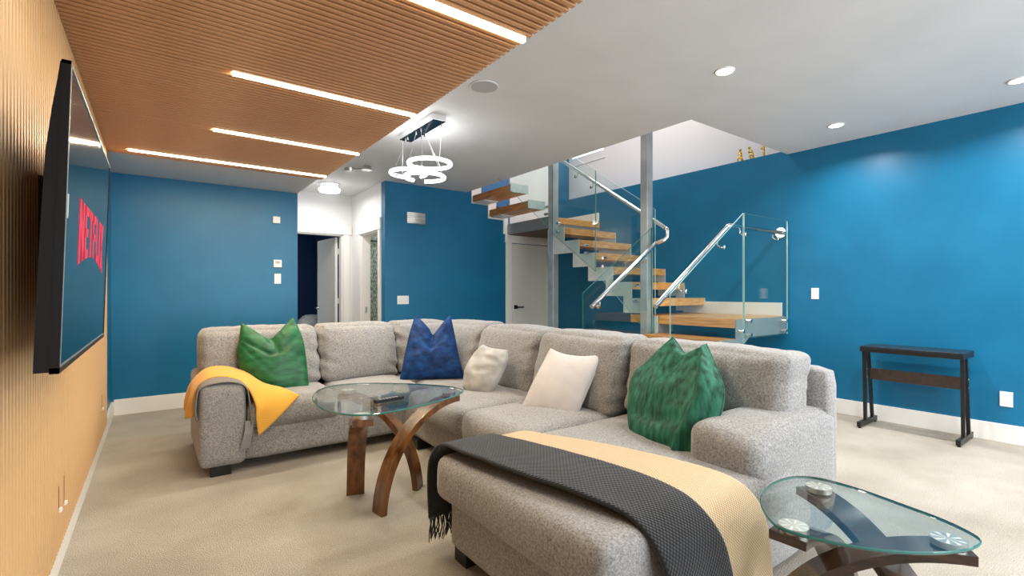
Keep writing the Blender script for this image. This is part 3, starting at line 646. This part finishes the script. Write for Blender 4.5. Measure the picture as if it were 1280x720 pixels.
for (y, z, hgt, lab) in ((2.69, .36, .12, 'small outlet with white plugs let into the slats, nearer the camera'), (2.83, .35, .14, 'small outlet with a white plug let into the slats, left of the coffee table'), (4.62, .40, .12, 'small outlet let into the slats near the far corner')):
    t = thing('slat_outlet', lab, 'outlet', (-.325, y, z), 'outlets in the slat wall')
    link('cover', B(-.327, -.3225, y-.017, y+.017, z-hgt/2, z+hgt/2, bevel=.001), M['slat'], t)
    link('slot', B(-.3235, -.3215, y-.012, y-.005, z-hgt/2+.01, z+hgt/2-.01), M['groove'], t)
    link('plug', B(-.3225, -.312, y-.012, y+.010, z-hgt/2+.004, z-hgt/2+.02, bevel=.002), M['plate'], t)
# ================================================================== TELEVISION
tv = thing('television', 'large black television tilted on the slat wall showing a red logo', 'television', (-.2, 2.175, 1.38))
TY0, TY1, TZ0, TZ1 = 1.572, 2.785, 1.006, 1.760; XT, XB = -.168, -.190
def tvx(z, d=0): return XB+(XT-XB)*(z-TZ0)/(TZ1-TZ0)-d
def tbox(bm, y0, y1, z0, z1, d0, d1):   # d = depth behind the screen plane
    v = [bm.verts.new(p) for p in ((tvx(z0, d1), y0, z0), (tvx(z0, d0), y0, z0), (tvx(z0, d0), y1, z0), (tvx(z0, d1), y1, z0), (tvx(z1, d1), y0, z1), (tvx(z1, d0), y0, z1), (tvx(z1, d0), y1, z1), (tvx(z1, d1), y1, z1))]
    for f in ((0, 3, 2, 1), (4, 5, 6, 7), (0, 1, 5, 4), (1, 2, 6, 5), (2, 3, 7, 6), (3, 0, 4, 7)): bm.faces.new([v[i] for i in f])
    return bm
bz = new(); e = .009
tbox(bz, TY0, TY1, TZ1-e, TZ1, -.002, .016); tbox(bz, TY0, TY1, TZ0, TZ0+.014, -.002, .016); tbox(bz, TY0, TY0+e, TZ0, TZ1, -.002, .016); tbox(bz, TY1-e, TY1, TZ0, TZ1, -.002, .016)
part(link('bezel', bz, M['black'], tv), 'thin glossy black frame')
rim = new(); tbox(rim, TY0+e, TY0+e+.002, TZ0+.014, TZ1-e, -.0028, .0); tbox(rim, TY0+e, TY1-e, TZ0+.014, TZ0+.016, -.0028, .0); tbox(rim, TY0+e, TY1-e, TZ1-e-.002, TZ1-e, -.0028, 0)
part(link('bezel_edge', rim, M['brushed'], tv), 'fine silver inner edge')
scr = link('screen', tbox(new(), TY0+.005, TY1-.005, TZ0+.005, TZ1-.005, .0, .012), M['screen'], tv)
bk = new(); prof = [(.0, .002), (.06, .006), (.16, .014), (.30, .022), (.60, .026), (1.0, .028)]
for i in range(len(prof)-1):
    a, da = prof[i]; b, db = prof[i+1]; z1 = TZ1-.004-(TZ1-TZ0-.008)*a; z0 = TZ1-.004-(TZ1-TZ0-.008)*b
    ins = .002
    v = [bk.verts.new(p) for p in ((tvx(z0, .016+db), TY0+ins, z0), (tvx(z0, .012), TY0+ins, z0), (tvx(z0, .012), TY1-ins, z0), (tvx(z0, .016+db), TY1-ins, z0), (tvx(z1, .016+da), TY0+ins, z1), (tvx(z1, .012), TY0+ins, z1), (tvx(z1, .012), TY1-ins, z1), (tvx(z1, .016+da), TY1-ins, z1))]
    for f in ((0, 3, 2, 1), (4, 5, 6, 7), (0, 1, 5, 4), (1, 2, 6, 5), (2, 3, 7, 6), (3, 0, 4, 7)): bk.faces.new([v[i_] for i_ in f])
link('back_cover', bk, M['black'], tv)
bm = new(); box(bm, -.326, -.315, 2.28, 2.62, 1.20, 1.60); box(bm, -.316, -.232, 2.31, 2.35, 1.15, 1.62); box(bm, -.316, -.232, 2.54, 2.58, 1.15, 1.62); link('wall_mount', bm, M['blackmetal'], tv)
# the word on the screen, block letters with an arched foot
def letter(polys, y0, wd):
    bm = new()
    NZ = 1.470; NH = .190
    def mp(p):
        y = y0+p[0]*wd; s = (y-LY0)/(LY1-LY0); foot = .040*(math.sin(math.pi*s))
        z = NZ-(1-p[1])*(NH-foot); return y, z
    for poly in polys:
        A = [bm.verts.new((tvx(mp(p)[1], -.0012), *mp(p))) for p in poly]; Bq = [bm.verts.new((tvx(mp(p)[1], .001), *mp(p))) for p in poly]
        n = len(poly); bm.faces.new(A); bm.faces.new(Bq[::-1])
        for i in range(n): bm.faces.new((A[i], Bq[i], Bq[(i+1) % n], A[(i+1) % n]))
    part(link('letter', bm, M['red'], scr), 'red block letter')
LY0, LY1 = 1.845, 2.585
q = .30
LET = {'N': [[(0, 0), (q, 0), (q, 1), (0, 1)], [(1-q, 0), (1, 0), (1, 1), (1-q, 1)], [(0, 1), (q, 1), (1, 0), (1-q, 0)]],
       'E': [[(0, 0), (.36, 0), (.36, 1), (0, 1)], [(0, 0), (1, 0), (1, .17), (0, .17)], [(0, .42), (.9, .42), (.9, .58), (0, .58)], [(0, .83), (1, .83), (1, 1), (0, 1)]],
       'T': [[(.33, 0), (.67, 0), (.67, 1), (.33, 1)], [(0, .83), (1, .83), (1, 1), (0, 1)]],
       'F': [[(0, 0), (.36, 0), (.36, 1), (0, 1)], [(0, .42), (.9, .42), (.9, .58), (0, .58)], [(0, .83), (1, .83), (1, 1), (0, 1)]],
       'L': [[(0, 0), (.36, 0), (.36, 1), (0, 1)], [(0, 0), (1, 0), (1, .17), (0, .17)]],
       'I': [[(0, 0), (1, 0), (1, 1), (0, 1)]],
       'X': [[(0, 0), (.34, 0), (1, 1), (.66, 1)], [(.66, 0), (1, 0), (.34, 1), (0, 1)]]}
wds = [('N', .115), ('E', .085), ('T', .095), ('F', .080), ('L', .080), ('I', .035), ('X', .105)]
gap = (LY1-LY0-sum(w_ for _, w_ in wds))/6; yy = LY0
for ch_, wd in wds: letter(LET[ch_], yy, wd); yy += wd+gap
bm = tbox(new(), TY0+.045, TY0+.052, 1.385, 1.445, -.0012, .001); part(link('screen_mark', bm, M['plate'], scr), 'small white bar at the screen edge')
# ================================================================== SOFA
sofa = thing('sectional_sofa', 'large grey fabric L-shaped sectional sofa with a chaise', 'sofa', (1.6, 2.8, 0))
F_ = M['sofa']
def soft(name, *a, label=None, **k):
    o = link(name, cushion(*a, **k), F_, sofa, True)
    if label: part(o, label)
    return o
# base / frame
soft('base', .46, 2.62, 3.67, 4.62, .07, .30, r=.03, puff=(0, .0, 0), wr=.002, n=16)
soft('base', 1.62, 2.62, .99, 3.9, .07, .30, r=.03, puff=(0, 0, 0), wr=.002, n=24)
soft('chaise_base', 1.055, 2.0, .965, 1.915, .07, .31, r=.03, puff=(.0, 0, 0), wr=.002, n=16)
soft('back_frame', 2.52, 2.67, .95, 4.66, .07, .84, r=.05, puff=(0, 0, 0), wr=.003, n=40)
soft('back_frame', .26, 2.62, 4.50, 4.66, .07, .84, r=.05, puff=(0, 0, 0), wr=.003, n=30)
# arms
def armfn_left(W, q, nd): return W
soft('arm', .215, .485, 3.655, 4.62, .06, .605, r=.042, puff=(.004, .006, .008), wr=.003, n=30, label='left arm, under the mustard throw')
def armr(W, q, nd):
    t = max(0, min(1, (2.30-W.x)/.45)); o_ = max(0, min(1, (1.15-W.y)/.2))
    if W.z > .3: W.z -= (.015+.045*o_)*t*t*(W.z-.3)/.3
    return W
soft('arm', 1.865, 2.63, 0.945, 1.262, .06, .655, r=.062, puff=(.006, .006, .010), wr=.003, n=34, fn=armr, label='right arm at the near end')
# seats
soft('seat_cushion', .488, 1.10, 3.635, 4.22, .285, .468, r=.055, puff=(0, .015, .022), wr=.005, seed=1)
soft('seat_cushion', 1.105, 1.74, 3.64, 4.22, .285, .465, r=.055, puff=(0, .015, .02), wr=.005, seed=2)
soft('corner_seat', 1.745, 2.60, 3.40, 4.45, .285, .462, r=.05, puff=(.01, .01, .012), wr=.005, seed=3)
soft('seat_cushion', 1.515, 2.35, 2.605, 3.42, .285, .466, r=.06, puff=(.015, 0, .02), wr=.006, seed=4)
soft('seat_cushion', 1.50, 2.35, 1.955, 2.60, .275, .474, r=.06, puff=(.018, 0, .022), wr=.006, seed=5)
soft('chaise_cushion', 1.0, 2.30, .935, 1.95, .285, .478, r=.05, puff=(.006, .004, .010), wr=.004, seed=6, n=40, label='long chaise cushion under the throws')
# back cushions
def backfn(axis, sgn, seed, lean=.13, gather=.017, sag=.0):
    def fn(W, q, nd):
        t = (q.z+1)/2
        if axis == 'x': W.x += lean*(t-.5)*1.0
        else: W.y += lean*(t-.5)
        u = q.y if axis == 'x' else q.x; across = W.y if axis == 'x' else W.x
        # gathers fanning down from the top seam and in from the sides
        g = noise.noise(Vector((across*22+seed*7, W.z*2.5, seed)))
        W += nd*gather*g*max(0, t-.45)*1.8*(1-.75*abs(nd.z))
        g2 = noise.noise(Vector((across*3.5+seed, W.z*16+u*2, seed*3)))
        W += nd*gather*1.1*g2*max(0, abs(u)-.55)*2.2
        W.z -= sag*(1-u*u)*t + .004*max(0, abs(u)-.8)*5*t
        W.z += .010*noise.noise(Vector((across*4+seed*5, 0, 0)))*t
        if abs(u) > .93: W.z += .0
        return W
    return fn
def backx(y0, y1, seed, z0=.455, z1=.925, x0=2.20, x1=2.50): soft('back_cushion', x0, x1, y0, y1, z0, z1, r=.06, puff=(.05, .004, .014), n=44, wr=.006, seed=seed, fn=backfn('x', -1, seed))
def backy(x0, x1, seed, z0=.455, z1=.925, y0=4.14, y1=4.44): soft('back_cushion', x0, x1, y0, y1, z0, z1, r=.06, puff=(.004, .05, .014), n=44, wr=.006, seed=seed, fn=backfn('y', -1, seed))
soft('back_cushion', 2.27, 2.545, 1.03, 1.945, .50, .915, r=.055, puff=(.04, .004, .012), n=44, wr=.006, seed=11, fn=backfn('x', -1, 11, lean=.09), label='widest back cushion, by the right arm')
backx(1.955, 2.745, 12); backx(2.755, 3.53, 13); backx(3.54, 4.28, 14, z1=.925)
backy(.255, 1.085, 15, y0=4.16, y1=4.46); backy(1.095, 1.755, 16); backy(1.765, 2.35, 17)
# feet
for fx, fy in ((.34, 3.73), (1.66, 3.45), (1.14, 1.86), (1.14, 1.02), (2.55, 1.05), (.34, 4.52), (2.55, 4.52)):
    link('foot', B(fx-.06, fx+.06, fy-.05, fy+.05, 0, .075, bevel=.004), M['foot'], sofa)
bm = sheet([[Vector((.475, 3.645, .345)), Vector((.525, 3.640, .345))], [Vector((.465, 3.632, .26)), Vector((.515, 3.632, .26))], [Vector((.44, 3.640, .165)), Vector((.50, 3.640, .165))]], 6, 2, th=.003, wr=0)
part(link('strap', bm, M['feltedge'], sofa), 'flat grey strap hanging beside the left arm')
# ================================================================== PILLOWS
def proj(u, v, Q, N):
    d = Vector((math.sin(YAW), math.cos(YAW), 0))*FPX+Vector((math.cos(YAW), -math.sin(YAW), 0))*(u-640)-Vector((0, 0, 1))*(v-CY)
    o = Vector((0, 0, 1.2)); t = (Vector(Q)-o).dot(Vector(N))/d.dot(Vector(N)); return o+d*t
def pillow(name, label, m, Q, N, top, right, bottom, left, th, wr=.006, ws=8, seed=0, n=34, shrink=1.0, creases=(), back=None, piping=None, power=.55):
    """Edges given clockwise from the top-left corner; the cushion has two bulging faces meeting in a seam."""
    N = Vector(N).normalized(); Q = Vector(Q)
    if N.dot(Vector((0, 0, 1.2))-Q) < 0: N = -N
    T = [proj(*p, Q, N) for p in top]; Rr = [proj(*p, Q, N) for p in right]; Bo = [proj(*p, Q, N) for p in bottom]; Lf = [proj(*p, Q, N) for p in left]
    # top: TL->TR, right: TR->BR, bottom: BL->BR, left: TL->BL
    ev = lambda L, t: cr_eval(L, t*(len(L)-1)) if len(L) > 2 else L[0].lerp(L[1], t)
    bm = new(); F = {}; Kk = {}
    for i in range(n+1):
        for j in range(n+1):
            u = .5-.5*math.cos(math.pi*i/n); v = .5-.5*math.cos(math.pi*j/n)
            P = ev(T, u)*(1-v)+ev(Bo, u)*v+ev(Lf, v)*(1-u)+ev(Rr, v)*u-(T[0]*(1-u)*(1-v)+T[-1]*u*(1-v)+Bo[0]*(1-u)*v+Bo[-1]*u*v)
            a = max(0, (4*u*(1-u)))**power; b = max(0, (4*v*(1-v)))**power; d = th*a*b
            w1 = noise.noise(P*ws+Vector((seed, seed, 0))); w2 = noise.noise(P*ws*2.6+Vector((0, seed, 5)))
            edge = min(u, 1-u, v, 1-v); along = (u+v)*9
            rip = noise.noise(Vector((u*2+seed, v*14, 0)))*max(0, .28-min(u, 1-u))*3+noise.noise(Vector((u*14, v*2+seed, 4)))*max(0, .28-min(v, 1-v))*3
            k = (wr*(w1*1.4+w2*.6)+wr*1.6*rip)*(min(1, edge*12))
            for (cu, cv, du, dv, wd, dep) in creases:
                px, py = u-cu, v-cv; L_ = math.hypot(du, dv); s = (px*du+py*dv)/(L_*L_); s = max(0, min(1, s))
                dist = math.hypot(px-du*s, py-dv*s); k -= dep*math.exp(-(dist/wd)**2)*(1-(.5*s if dep > 0 else 0))*min(1, edge*14)
            F[i, j] = bm.verts.new(P+N*(d+k)); 
            if i in (0, n) or j in (0, n): Kk[i, j] = F[i, j]
            else: Kk[i, j] = bm.verts.new(P-N*(d*.8))
    for i in range(n):
        for j in range(n):
            bm.faces.new([F[i, j], F[i+1, j], F[i+1, j+1], F[i, j+1]])
            g = [Kk[i, j], Kk[i, j+1], Kk[i+1, j+1], Kk[i+1, j]]
            try: f = bm.faces.new(g); f.material_index = 1 if back else 0
            except ValueError: pass
    c = sum((v.co for v in bm.verts), Vector())/len(bm.verts); zmin = min(v.co.z for v in bm.verts)
    t = thing(name, label, 'pillow', (c.x, c.y, zmin))
    link('cover', bm, [m, back] if back else m, t, True)
    bm = new(); pts = []
    for L in (T, Rr, Bo[::-1], Lf[::-1]):
        for q in range(14): pts.append(ev(L, q/14))
    tube(bm, pts, .0035, 6, closed=True)
    link('seam', bm, piping or m, t, True)
    return t
pillow('throw_pillow', 'large green satin pillow with a chopped top at the left sofa end', M['green'], (.72, 3.94, .47), (-.12, -.93, .32),
       [(302, 404), (314, 411), (327, 419), (337, 424), (347, 417), (357, 406), (366, 397)], [(366, 397), (377, 420), (382, 445), (386, 486)],
       [(300, 462), (318, 476), (352, 491), (386, 486)], [(302, 404), (299, 425), (296, 440), (300, 462)], .085, wr=.008, ws=7, seed=3,
       creases=[(.52, .02, .10, .38, .05, .035), (.5, .42, .45, -.12, .035, .02), (.5, .40, -.4, -.05, .035, .018), (.1, .5, .5, .3, .03, .01)])
pillow('throw_pillow', 'dark blue crushed velvet pillow with a chopped top in the sofa corner', M['bluevelvet'], (1.80, 3.72, .47), (-.42, -.82, .36),
       [(519, 395), (527, 401), (536, 411), (541, 419), (548, 411), (556, 401), (563, 394)], [(563, 394), (568, 418), (573, 445), (580, 472)],
       [(500, 474), (525, 474), (555, 473), (580, 472)], [(519, 395), (512, 418), (506, 445), (500, 474)], .085, wr=.009, ws=8, seed=5,
       creases=[(.5, .02, -.05, .36, .05, .04), (.48, .38, -.35, -.1, .03, .02), (.48, .38, .4, -.15, .03, .015)])
pillow('throw_pillow', 'small light grey velvet pillow leaning left of the off-white one', M['lightgrey'], (1.93, 2.92, .48), (-.80, -.42, .42),
       [(604, 431), (612, 435), (624, 437), (634, 438)], [(634, 438), (634, 450), (625, 473), (612, 494)],
       [(579, 485), (589, 491), (600, 493), (612, 494)], [(604, 431), (593, 443), (582, 463), (579, 485)], .065, wr=.010, ws=11, seed=8, power=.42,
       creases=[(.75, .55, -.45, .05, .03, .015), (.8, .4, -.35, -.05, .03, .012)])
pillow('throw_pillow', 'square off-white velvet pillow in the middle of the sofa', M['offwhite'], (2.02, 2.14, .48), (-.78, -.42, .46),
       [(688, 436), (705, 443), (730, 446), (754, 443)], [(754, 443), (744, 466), (731, 496), (718, 526)],
       [(652, 510), (672, 514), (695, 519), (718, 526)], [(688, 436), (677, 458), (664, 484), (652, 510)], .070, wr=.004, ws=6, seed=2, power=.5, back=M['offback'])
pillow('throw_pillow', 'large green crushed velvet pillow beside the right sofa arm', M['velvet'], (2.00, 1.42, .49), (-.86, .18, .36),
       [(841, 421), (847, 429), (853, 438), (859, 445), (867, 440), (875, 435), (883, 430)], [(883, 430), (896, 460), (905, 490), (899, 522), (884, 555), (868, 583)],
       [(812, 574), (828, 581), (848, 585), (868, 583)], [(841, 421), (815, 449), (794, 470), (788, 505), (790, 540), (812, 574)], .105, wr=.010, ws=7, seed=9,
       creases=[(.5, .01, -.05, .25, .06, .03), (.15, .62, .7, .03, .035, .022), (.3, .85, .6, -.04, .03, .02), (.98, .02, -.20, .93, .055, -.045)], piping=M['velvet'])
# ================================================================== THROWS
def V(*p): return Vector(p)
# mustard throw over the left arm
g = [[V(.150, 3.98, .40), V(.185, 3.90, .385), V(.150, 3.82, .375), V(.188, 3.73, .40)],
     [V(.155, 4.00, .48), V(.183, 3.91, .475), V(.160, 3.82, .47), V(.182, 3.735, .485)],
     [V(0.19, 4.06, 0.57), V(0.1933, 3.9533, 0.5733), V(0.1967, 3.8534, 0.57), V(0.2, 3.76, 0.56)],
     [V(0.28, 4.1, 0.655), V(0.28, 3.9799, 0.6517), V(0.28, 3.87, 0.644), V(0.28, 3.77, 0.632)],
     [V(0.4, 4.08, 0.665), V(0.4067, 3.9466, 0.655), V(0.4067, 3.8301, 0.644), V(0.4, 3.73, 0.632)],
     [V(0.52, 4.02, 0.62), V(0.52, 3.8866, 0.6133), V(0.5117, 3.7651, 0.5934), V(0.495, 3.655, 0.56)],
     [V(0.62, 3.93, 0.545), V(0.62, 3.8099, 0.545), V(0.5917, 3.705, 0.5134), V(0.535, 3.615, 0.45)],
     [V(0.72, 3.78, 0.522), V(0.68, 3.6866, 0.502), V(0.6184, 3.6267, 0.4447), V(0.535, 3.6, 0.35)],
     [V(0.805, 3.625, 0.482), V(0.7283, 3.603, 0.4073), V(0.6417, 3.5913, 0.3284), V(0.545, 3.59, 0.245)]]
tag(link('throw_blanket', sheet(g, 48, 20, th=.014, wr=.004, seed=1), M['yellowthrow'], None, True), 'mustard yellow throw draped over the left sofa arm', 'blanket')
g = [[V(.200, 3.71, .375), V(.203, 3.665, .385)], [V(.196, 3.72, .46), V(.196, 3.66, .46)], [V(.22, 3.75, .60), V(.22, 3.66, .585)], [V(.35, 3.76, .640), V(.35, 3.655, .618)],
     [V(.47, 3.74, .605), V(.47, 3.648, .585)], [V(.503, 3.70, .50), V(.503, 3.636, .49)], [V(.510, 3.69, .30), V(.512, 3.628, .32)]]
tag(link('throw_blanket', sheet(g, 36, 5, th=.008, wr=.003, seed=5), mat('grey_throw_lining', (.20, .18, .16), .9), None, True), 'thin grey cloth edge showing under the mustard throw', 'blanket')
# beige and charcoal throws across the chaise
path_far = [(1.985, .16), (1.990, .36), (1.972, .455), (1.92, .502), (1.75, .512), (1.50, .515), (1.25, .512), (1.05, .498), (.955, .465), (.905, .40), (.885, .30), (.88, .17), (.885, .06)]
def throw(xl, xr, up, cols, zb):
    G = []
    for i, (y, z) in enumerate(path_far):
        cyv = 1.45; n_out = Vector((0, 0, 1)) if .95 < y < 1.95 else Vector((0, 1 if y > 1.4 else -1, 0))
        row = []
        for c_ in range(cols):
            t = c_/(cols-1); x = xl[i]+(xr[i]-xl[i])*t
            zz = max(z, zb) if (i < 2 or i > 10) else z
            row.append(Vector((x, y, zz))+n_out*up)
        G.append(row)
    return G
bl = [1.00, .995, 1.00, 1.02, 1.035, 1.065, 1.115, 1.165, 1.185, 1.20, 1.215, 1.24, 1.26]
br = [1.22, 1.235, 1.26, 1.285, 1.325, 1.385, 1.43, 1.455, 1.475, 1.50, 1.53, 1.56, 1.58]
el = [1.15]*3+[1.17, 1.22, 1.28, 1.33, 1.36, 1.38, 1.40, 1.43, 1.46, 1.48]
er = [1.46, 1.465, 1.47, 1.478, 1.525, 1.62, 1.70, 1.76, 1.79, 1.81, 1.825, 1.84, 1.85]
tag(link('throw_blanket', sheet(throw(el, er, .0, 8, .10), 70, 24, th=.008, wr=.004, ws=5, seed=4), M['beigethrow'], None, True), 'beige knitted throw across the chaise, partly under the charcoal one', 'blanket')
bt = thing('throw_blanket', 'charcoal knitted throw with fringe laid across the chaise', 'blanket', (1.3, 1.45, .5))
link('cloth', sheet(throw(bl, br, .014, 8, .17), 80, 26, th=.016, wr=.005, ws=6, seed=6), M['blackthrow'], bt, True)
bm = new()
for i in range(46):
    x = 1.0+.215*i/45; y = 1.995+random.uniform(-.012, .012); z = .175; ln = random.uniform(.085, .115)
    tube(bm, [(x, y, z), (x+random.uniform(-.012, .012), y+random.uniform(-.008, .01), z-ln*.5), (x+random.uniform(-.02, .02), y+random.uniform(-.01, .015), z-ln)], [.0035, .003, .0018], 5)
fr = link('fringe', bm, [M['blackthrow']], bt, True); fr['kind'] = 'stuff'
# ================================================================== TABLES
def px2(u, v, z):
    p = proj(u, v, (0, 0, z), (0, 0, 1)); return Vector((p.x, p.y, z))
def glasstop(par, pix, z, th=.009):
    P = [px2(u, v, z) for u, v in pix]; n = len(P); pts = []
    for i in range(n):
        for t in (0, .25, .5, .75): pts.append(crom(P[i-1], P[i], P[(i+1) % n], P[(i+2) % n], t))
    for _ in range(3): pts = [(pts[i-1]+pts[i]*2+pts[(i+1) % len(pts)])/4 for i in range(len(pts))]
    bm = new(); c_ = sum(pts, Vector())/len(pts)
    ins = [p+(c_-p).normalized()*.003 for p in pts]
    up = [bm.verts.new(p) for p in ins]; m1 = [bm.verts.new(p-Vector((0, 0, .003))) for p in pts]; m2 = [bm.verts.new(p-Vector((0, 0, th-.003))) for p in pts]; dn = [bm.verts.new(p-Vector((0, 0, th))) for p in ins]
    bm.faces.new(up); bm.faces.new(dn[::-1]); n = len(pts)
    for A, Bq in ((up, m1), (m1, m2), (m2, dn)):
        for i in range(n):
            f = bm.faces.new((A[i], Bq[i], Bq[(i+1) % n], A[(i+1) % n])); f.material_index = 1
    link('glass_top', bm, [M['glass_table'], M['glass_edge_dark']], par)
def bentleg(par, T, Fp, z, wd, th, m, k=.80, n=22, side=0):
    T = Vector((T[0], T[1], 0)); Fp = Vector((Fp[0], Fp[1], 0)); d = Fp-T; dn = d.normalized(); s = Vector((0, 0, 1)).cross(dn)
    T2 = T-dn*wd*.45; d = Fp-T2
    C_ = []
    for i in range(n+1):
        a = math.radians(8+82*i/n*1.0) if False else math.radians(90*i/n)
        ell = Vector((0, 0, 0))+T2+d*math.sin(a); ze = z*math.cos(a); f = i/n
        lin = T2+d*(f); zl = z*(1-f*f)
        p = ell*k+lin*(1-k); zz = ze*k+zl*(1-k); C_.append(Vector((p.x, p.y, zz)))
    bm = new(); R_ = []
    for i, p in enumerate(C_):
        tg = (C_[min(i+1, n)]-C_[max(i-1, 0)]).normalized(); nn = tg.cross(s).normalized()
        if i == n: nn = Vector((nn.x, nn.y, 0)).normalized()
        if i == 0: nn = Vector((0, 0, 1 if nn.z > 0 else -1))
        h = wd/2; R_.append([bm.verts.new(p+s*h*a+nn*th/2*b) for a, b in ((-1, -1), (1, -1), (1, 1), (-1, 1))])
    for i in range(n):
        for q_ in range(4): bm.faces.new((R_[i][q_], R_[i][(q_+1) % 4], R_[i+1][(q_+1) % 4], R_[i+1][q_]))
    bm.faces.new(R_[0][::-1]); bm.faces.new(R_[-1])
    zmin = min(v.co.z for v in bm.verts)
    for v in bm.verts:
        if v.co.z < 0.0: v.co.z = 0
    return link('leg', bm, m, par, 'auto')
def pad(par, T, z, r=.042, h=.018):
    p = link('glass_pad', disc(new(), (T[0], T[1], z-h), r, h, seg=24), M['brushed'], par, 'auto')
    bm = new()
    for a in range(8):
        an = math.pi*a/4+.2; dx, dy = math.cos(an)*r*.92, math.sin(an)*r*.92; sx, sy = -math.sin(an)*.005, math.cos(an)*.005
        prism(bm, [(T[0]+dx*.06, T[1]+dy*.06), (T[0]+dx-sx, T[1]+dy-sy), (T[0]+dx+sx, T[1]+dy+sy)], lambda q_, s_: (q_[0], q_[1], s_), z, z+.0004)
    link('starburst', bm, M['plate'], p)
ct = thing('coffee_table', 'glass coffee table on three crossed bent walnut legs', 'table', (1.08, 2.7, 0))
ZT = .60
glasstop(ct, [(390, 495), (393, 504), (407, 512.5), (431.7, 517.5), (460, 518), (490, 514), (523, 507), (550, 500.5), (571, 493.5), (581, 487.5), (568, 483.5), (540, 480.5), (507, 479), (473, 478.3), (440, 479), (415, 481.5), (397, 487)], ZT)
TC = [(.83, 2.40), (1.44, 2.615), (.97, 3.06)]; FC = [(.955, 2.88), (.975, 2.545), (1.295, 2.745)]
for T, Fp in zip(TC, FC):
    bentleg(ct, T, Fp, ZT-.0445, .10, .034, M['walnut'], k=.9); pad(ct, T, ZT-.0095)
sd = thing('side_table', 'glass side table on three bent dark brown legs beside the sofa arm', 'table', (1.79, .61, 0))
ZD = .50
glasstop(sd, [(949, 618), (953.4, 637), (971, 658), (1018.8, 672), (1066, 681.7), (1113.8, 688), (1167, 690.6), (1211.8, 686), (1228, 677), (1220.7, 668), (1182, 649), (1137.5, 632.7), (1093, 616.4), (1054, 604), (1018.8, 595.5), (990, 594.5), (965, 602)], ZD, th=.010)
TS = [(1.569, .684), (1.959, .768), (1.841, .382)]; FS = [(2.04, .71), (1.75, .34), (1.58, .80)]
for T, Fp in zip(TS, FS):
    bentleg(sd, T, Fp, ZD-.0415, .105, .028, M['darkwood'], k=.9); pad(sd, T, ZD-.0095, r=.042)
rm = thing('remote_control', 'slim black remote control on the glass coffee table', 'remote', tuple(px2(486, 501, ZT)))
a = px2(469, 504, ZT); b = px2(503, 498, ZT); dv = (b-a).normalized(); sv = Vector((-dv.y, dv.x, 0))
bm = new(); prism(bm, [tuple((a+sv*.018).xy), tuple((b+sv*.018).xy), tuple((b-sv*.018).xy), tuple((a-sv*.018).xy)], lambda q_, s_: (q_[0], q_[1], s_), ZT, ZT+.016); link('body', bm, M['black'], rm)
bm = new()
for i in range(6):
    for s_ in (-.008, 0, .008):
        p = a+dv*(.03+i*.02)+sv*s_; box(bm, p.x-.003, p.x+.003, p.y-.003, p.y+.003, ZT+.016, ZT+.018)
part(link('buttons', bm, M['speaker'], rm), 'grey buttons')
# ================================================================== DESK
dk = thing('console_desk', 'narrow black desk with A-shaped legs against the right blue wall', 'desk', (5.22, 1.31, 0))
y0, y1 = .965, 1.655
link('desktop', B(5.09, 5.43, y0, y1, .700, .722, bevel=.003), M['desktop'], dk)
bm = new(); box(bm, 5.09, 5.105, y0+.03, y1-.03, .672, .70); box(bm, 5.415, 5.43, y0+.03, y1-.03, .672, .70); link('rail', bm, M['blackmetal'], dk)
for yy in (y0, y1):
    s = 1 if yy == y0 else -1; ya, yb = (yy, yy+.03) if s == 1 else (yy-.03, yy)
    link('side_rail', B(5.085, 5.435, ya-.002, yb+.002, .672, .712, bevel=.002), M['blackmetal'], dk)
    part(link('foot', B(5.01, 5.42, ya, yb, .012, .055, bevel=.002), M['blackmetal'], dk), 'long flat foot rail')
    for xb, xt in ((5.17, 5.14), (5.34, 5.235)):
        bm = new(); prism(bm, [(xb-.014, .05), (xb+.014, .05), (xt+.014, .68), (xt-.014, .68)], lambda p, q_: (p[0], q_, p[1]), ya+.003, yb-.003); link('leg', bm, M['blackmetal'], dk)
    for xx in (5.03, 5.40): link('glide', disc(new(), (xx, (ya+yb)/2, 0), .012, .013, seg=10), M['black'], dk)
    for zz in (.43, .50): link('bolt', disc(new(), (5.26, ya-.003 if s == 1 else yb-.003, zz), .006, .006, 'Y', seg=10), M['chrome'], dk)
link('bolt', disc(new(), (5.40, y0-.006, .695), .007, .006, 'Y', seg=10), M['chrome'], dk)
part(link('modesty_panel', B(5.235, 5.25, y0+.03, y1-.03, .415, .515), M['deskpanel'], dk), 'dark brown cross panel')
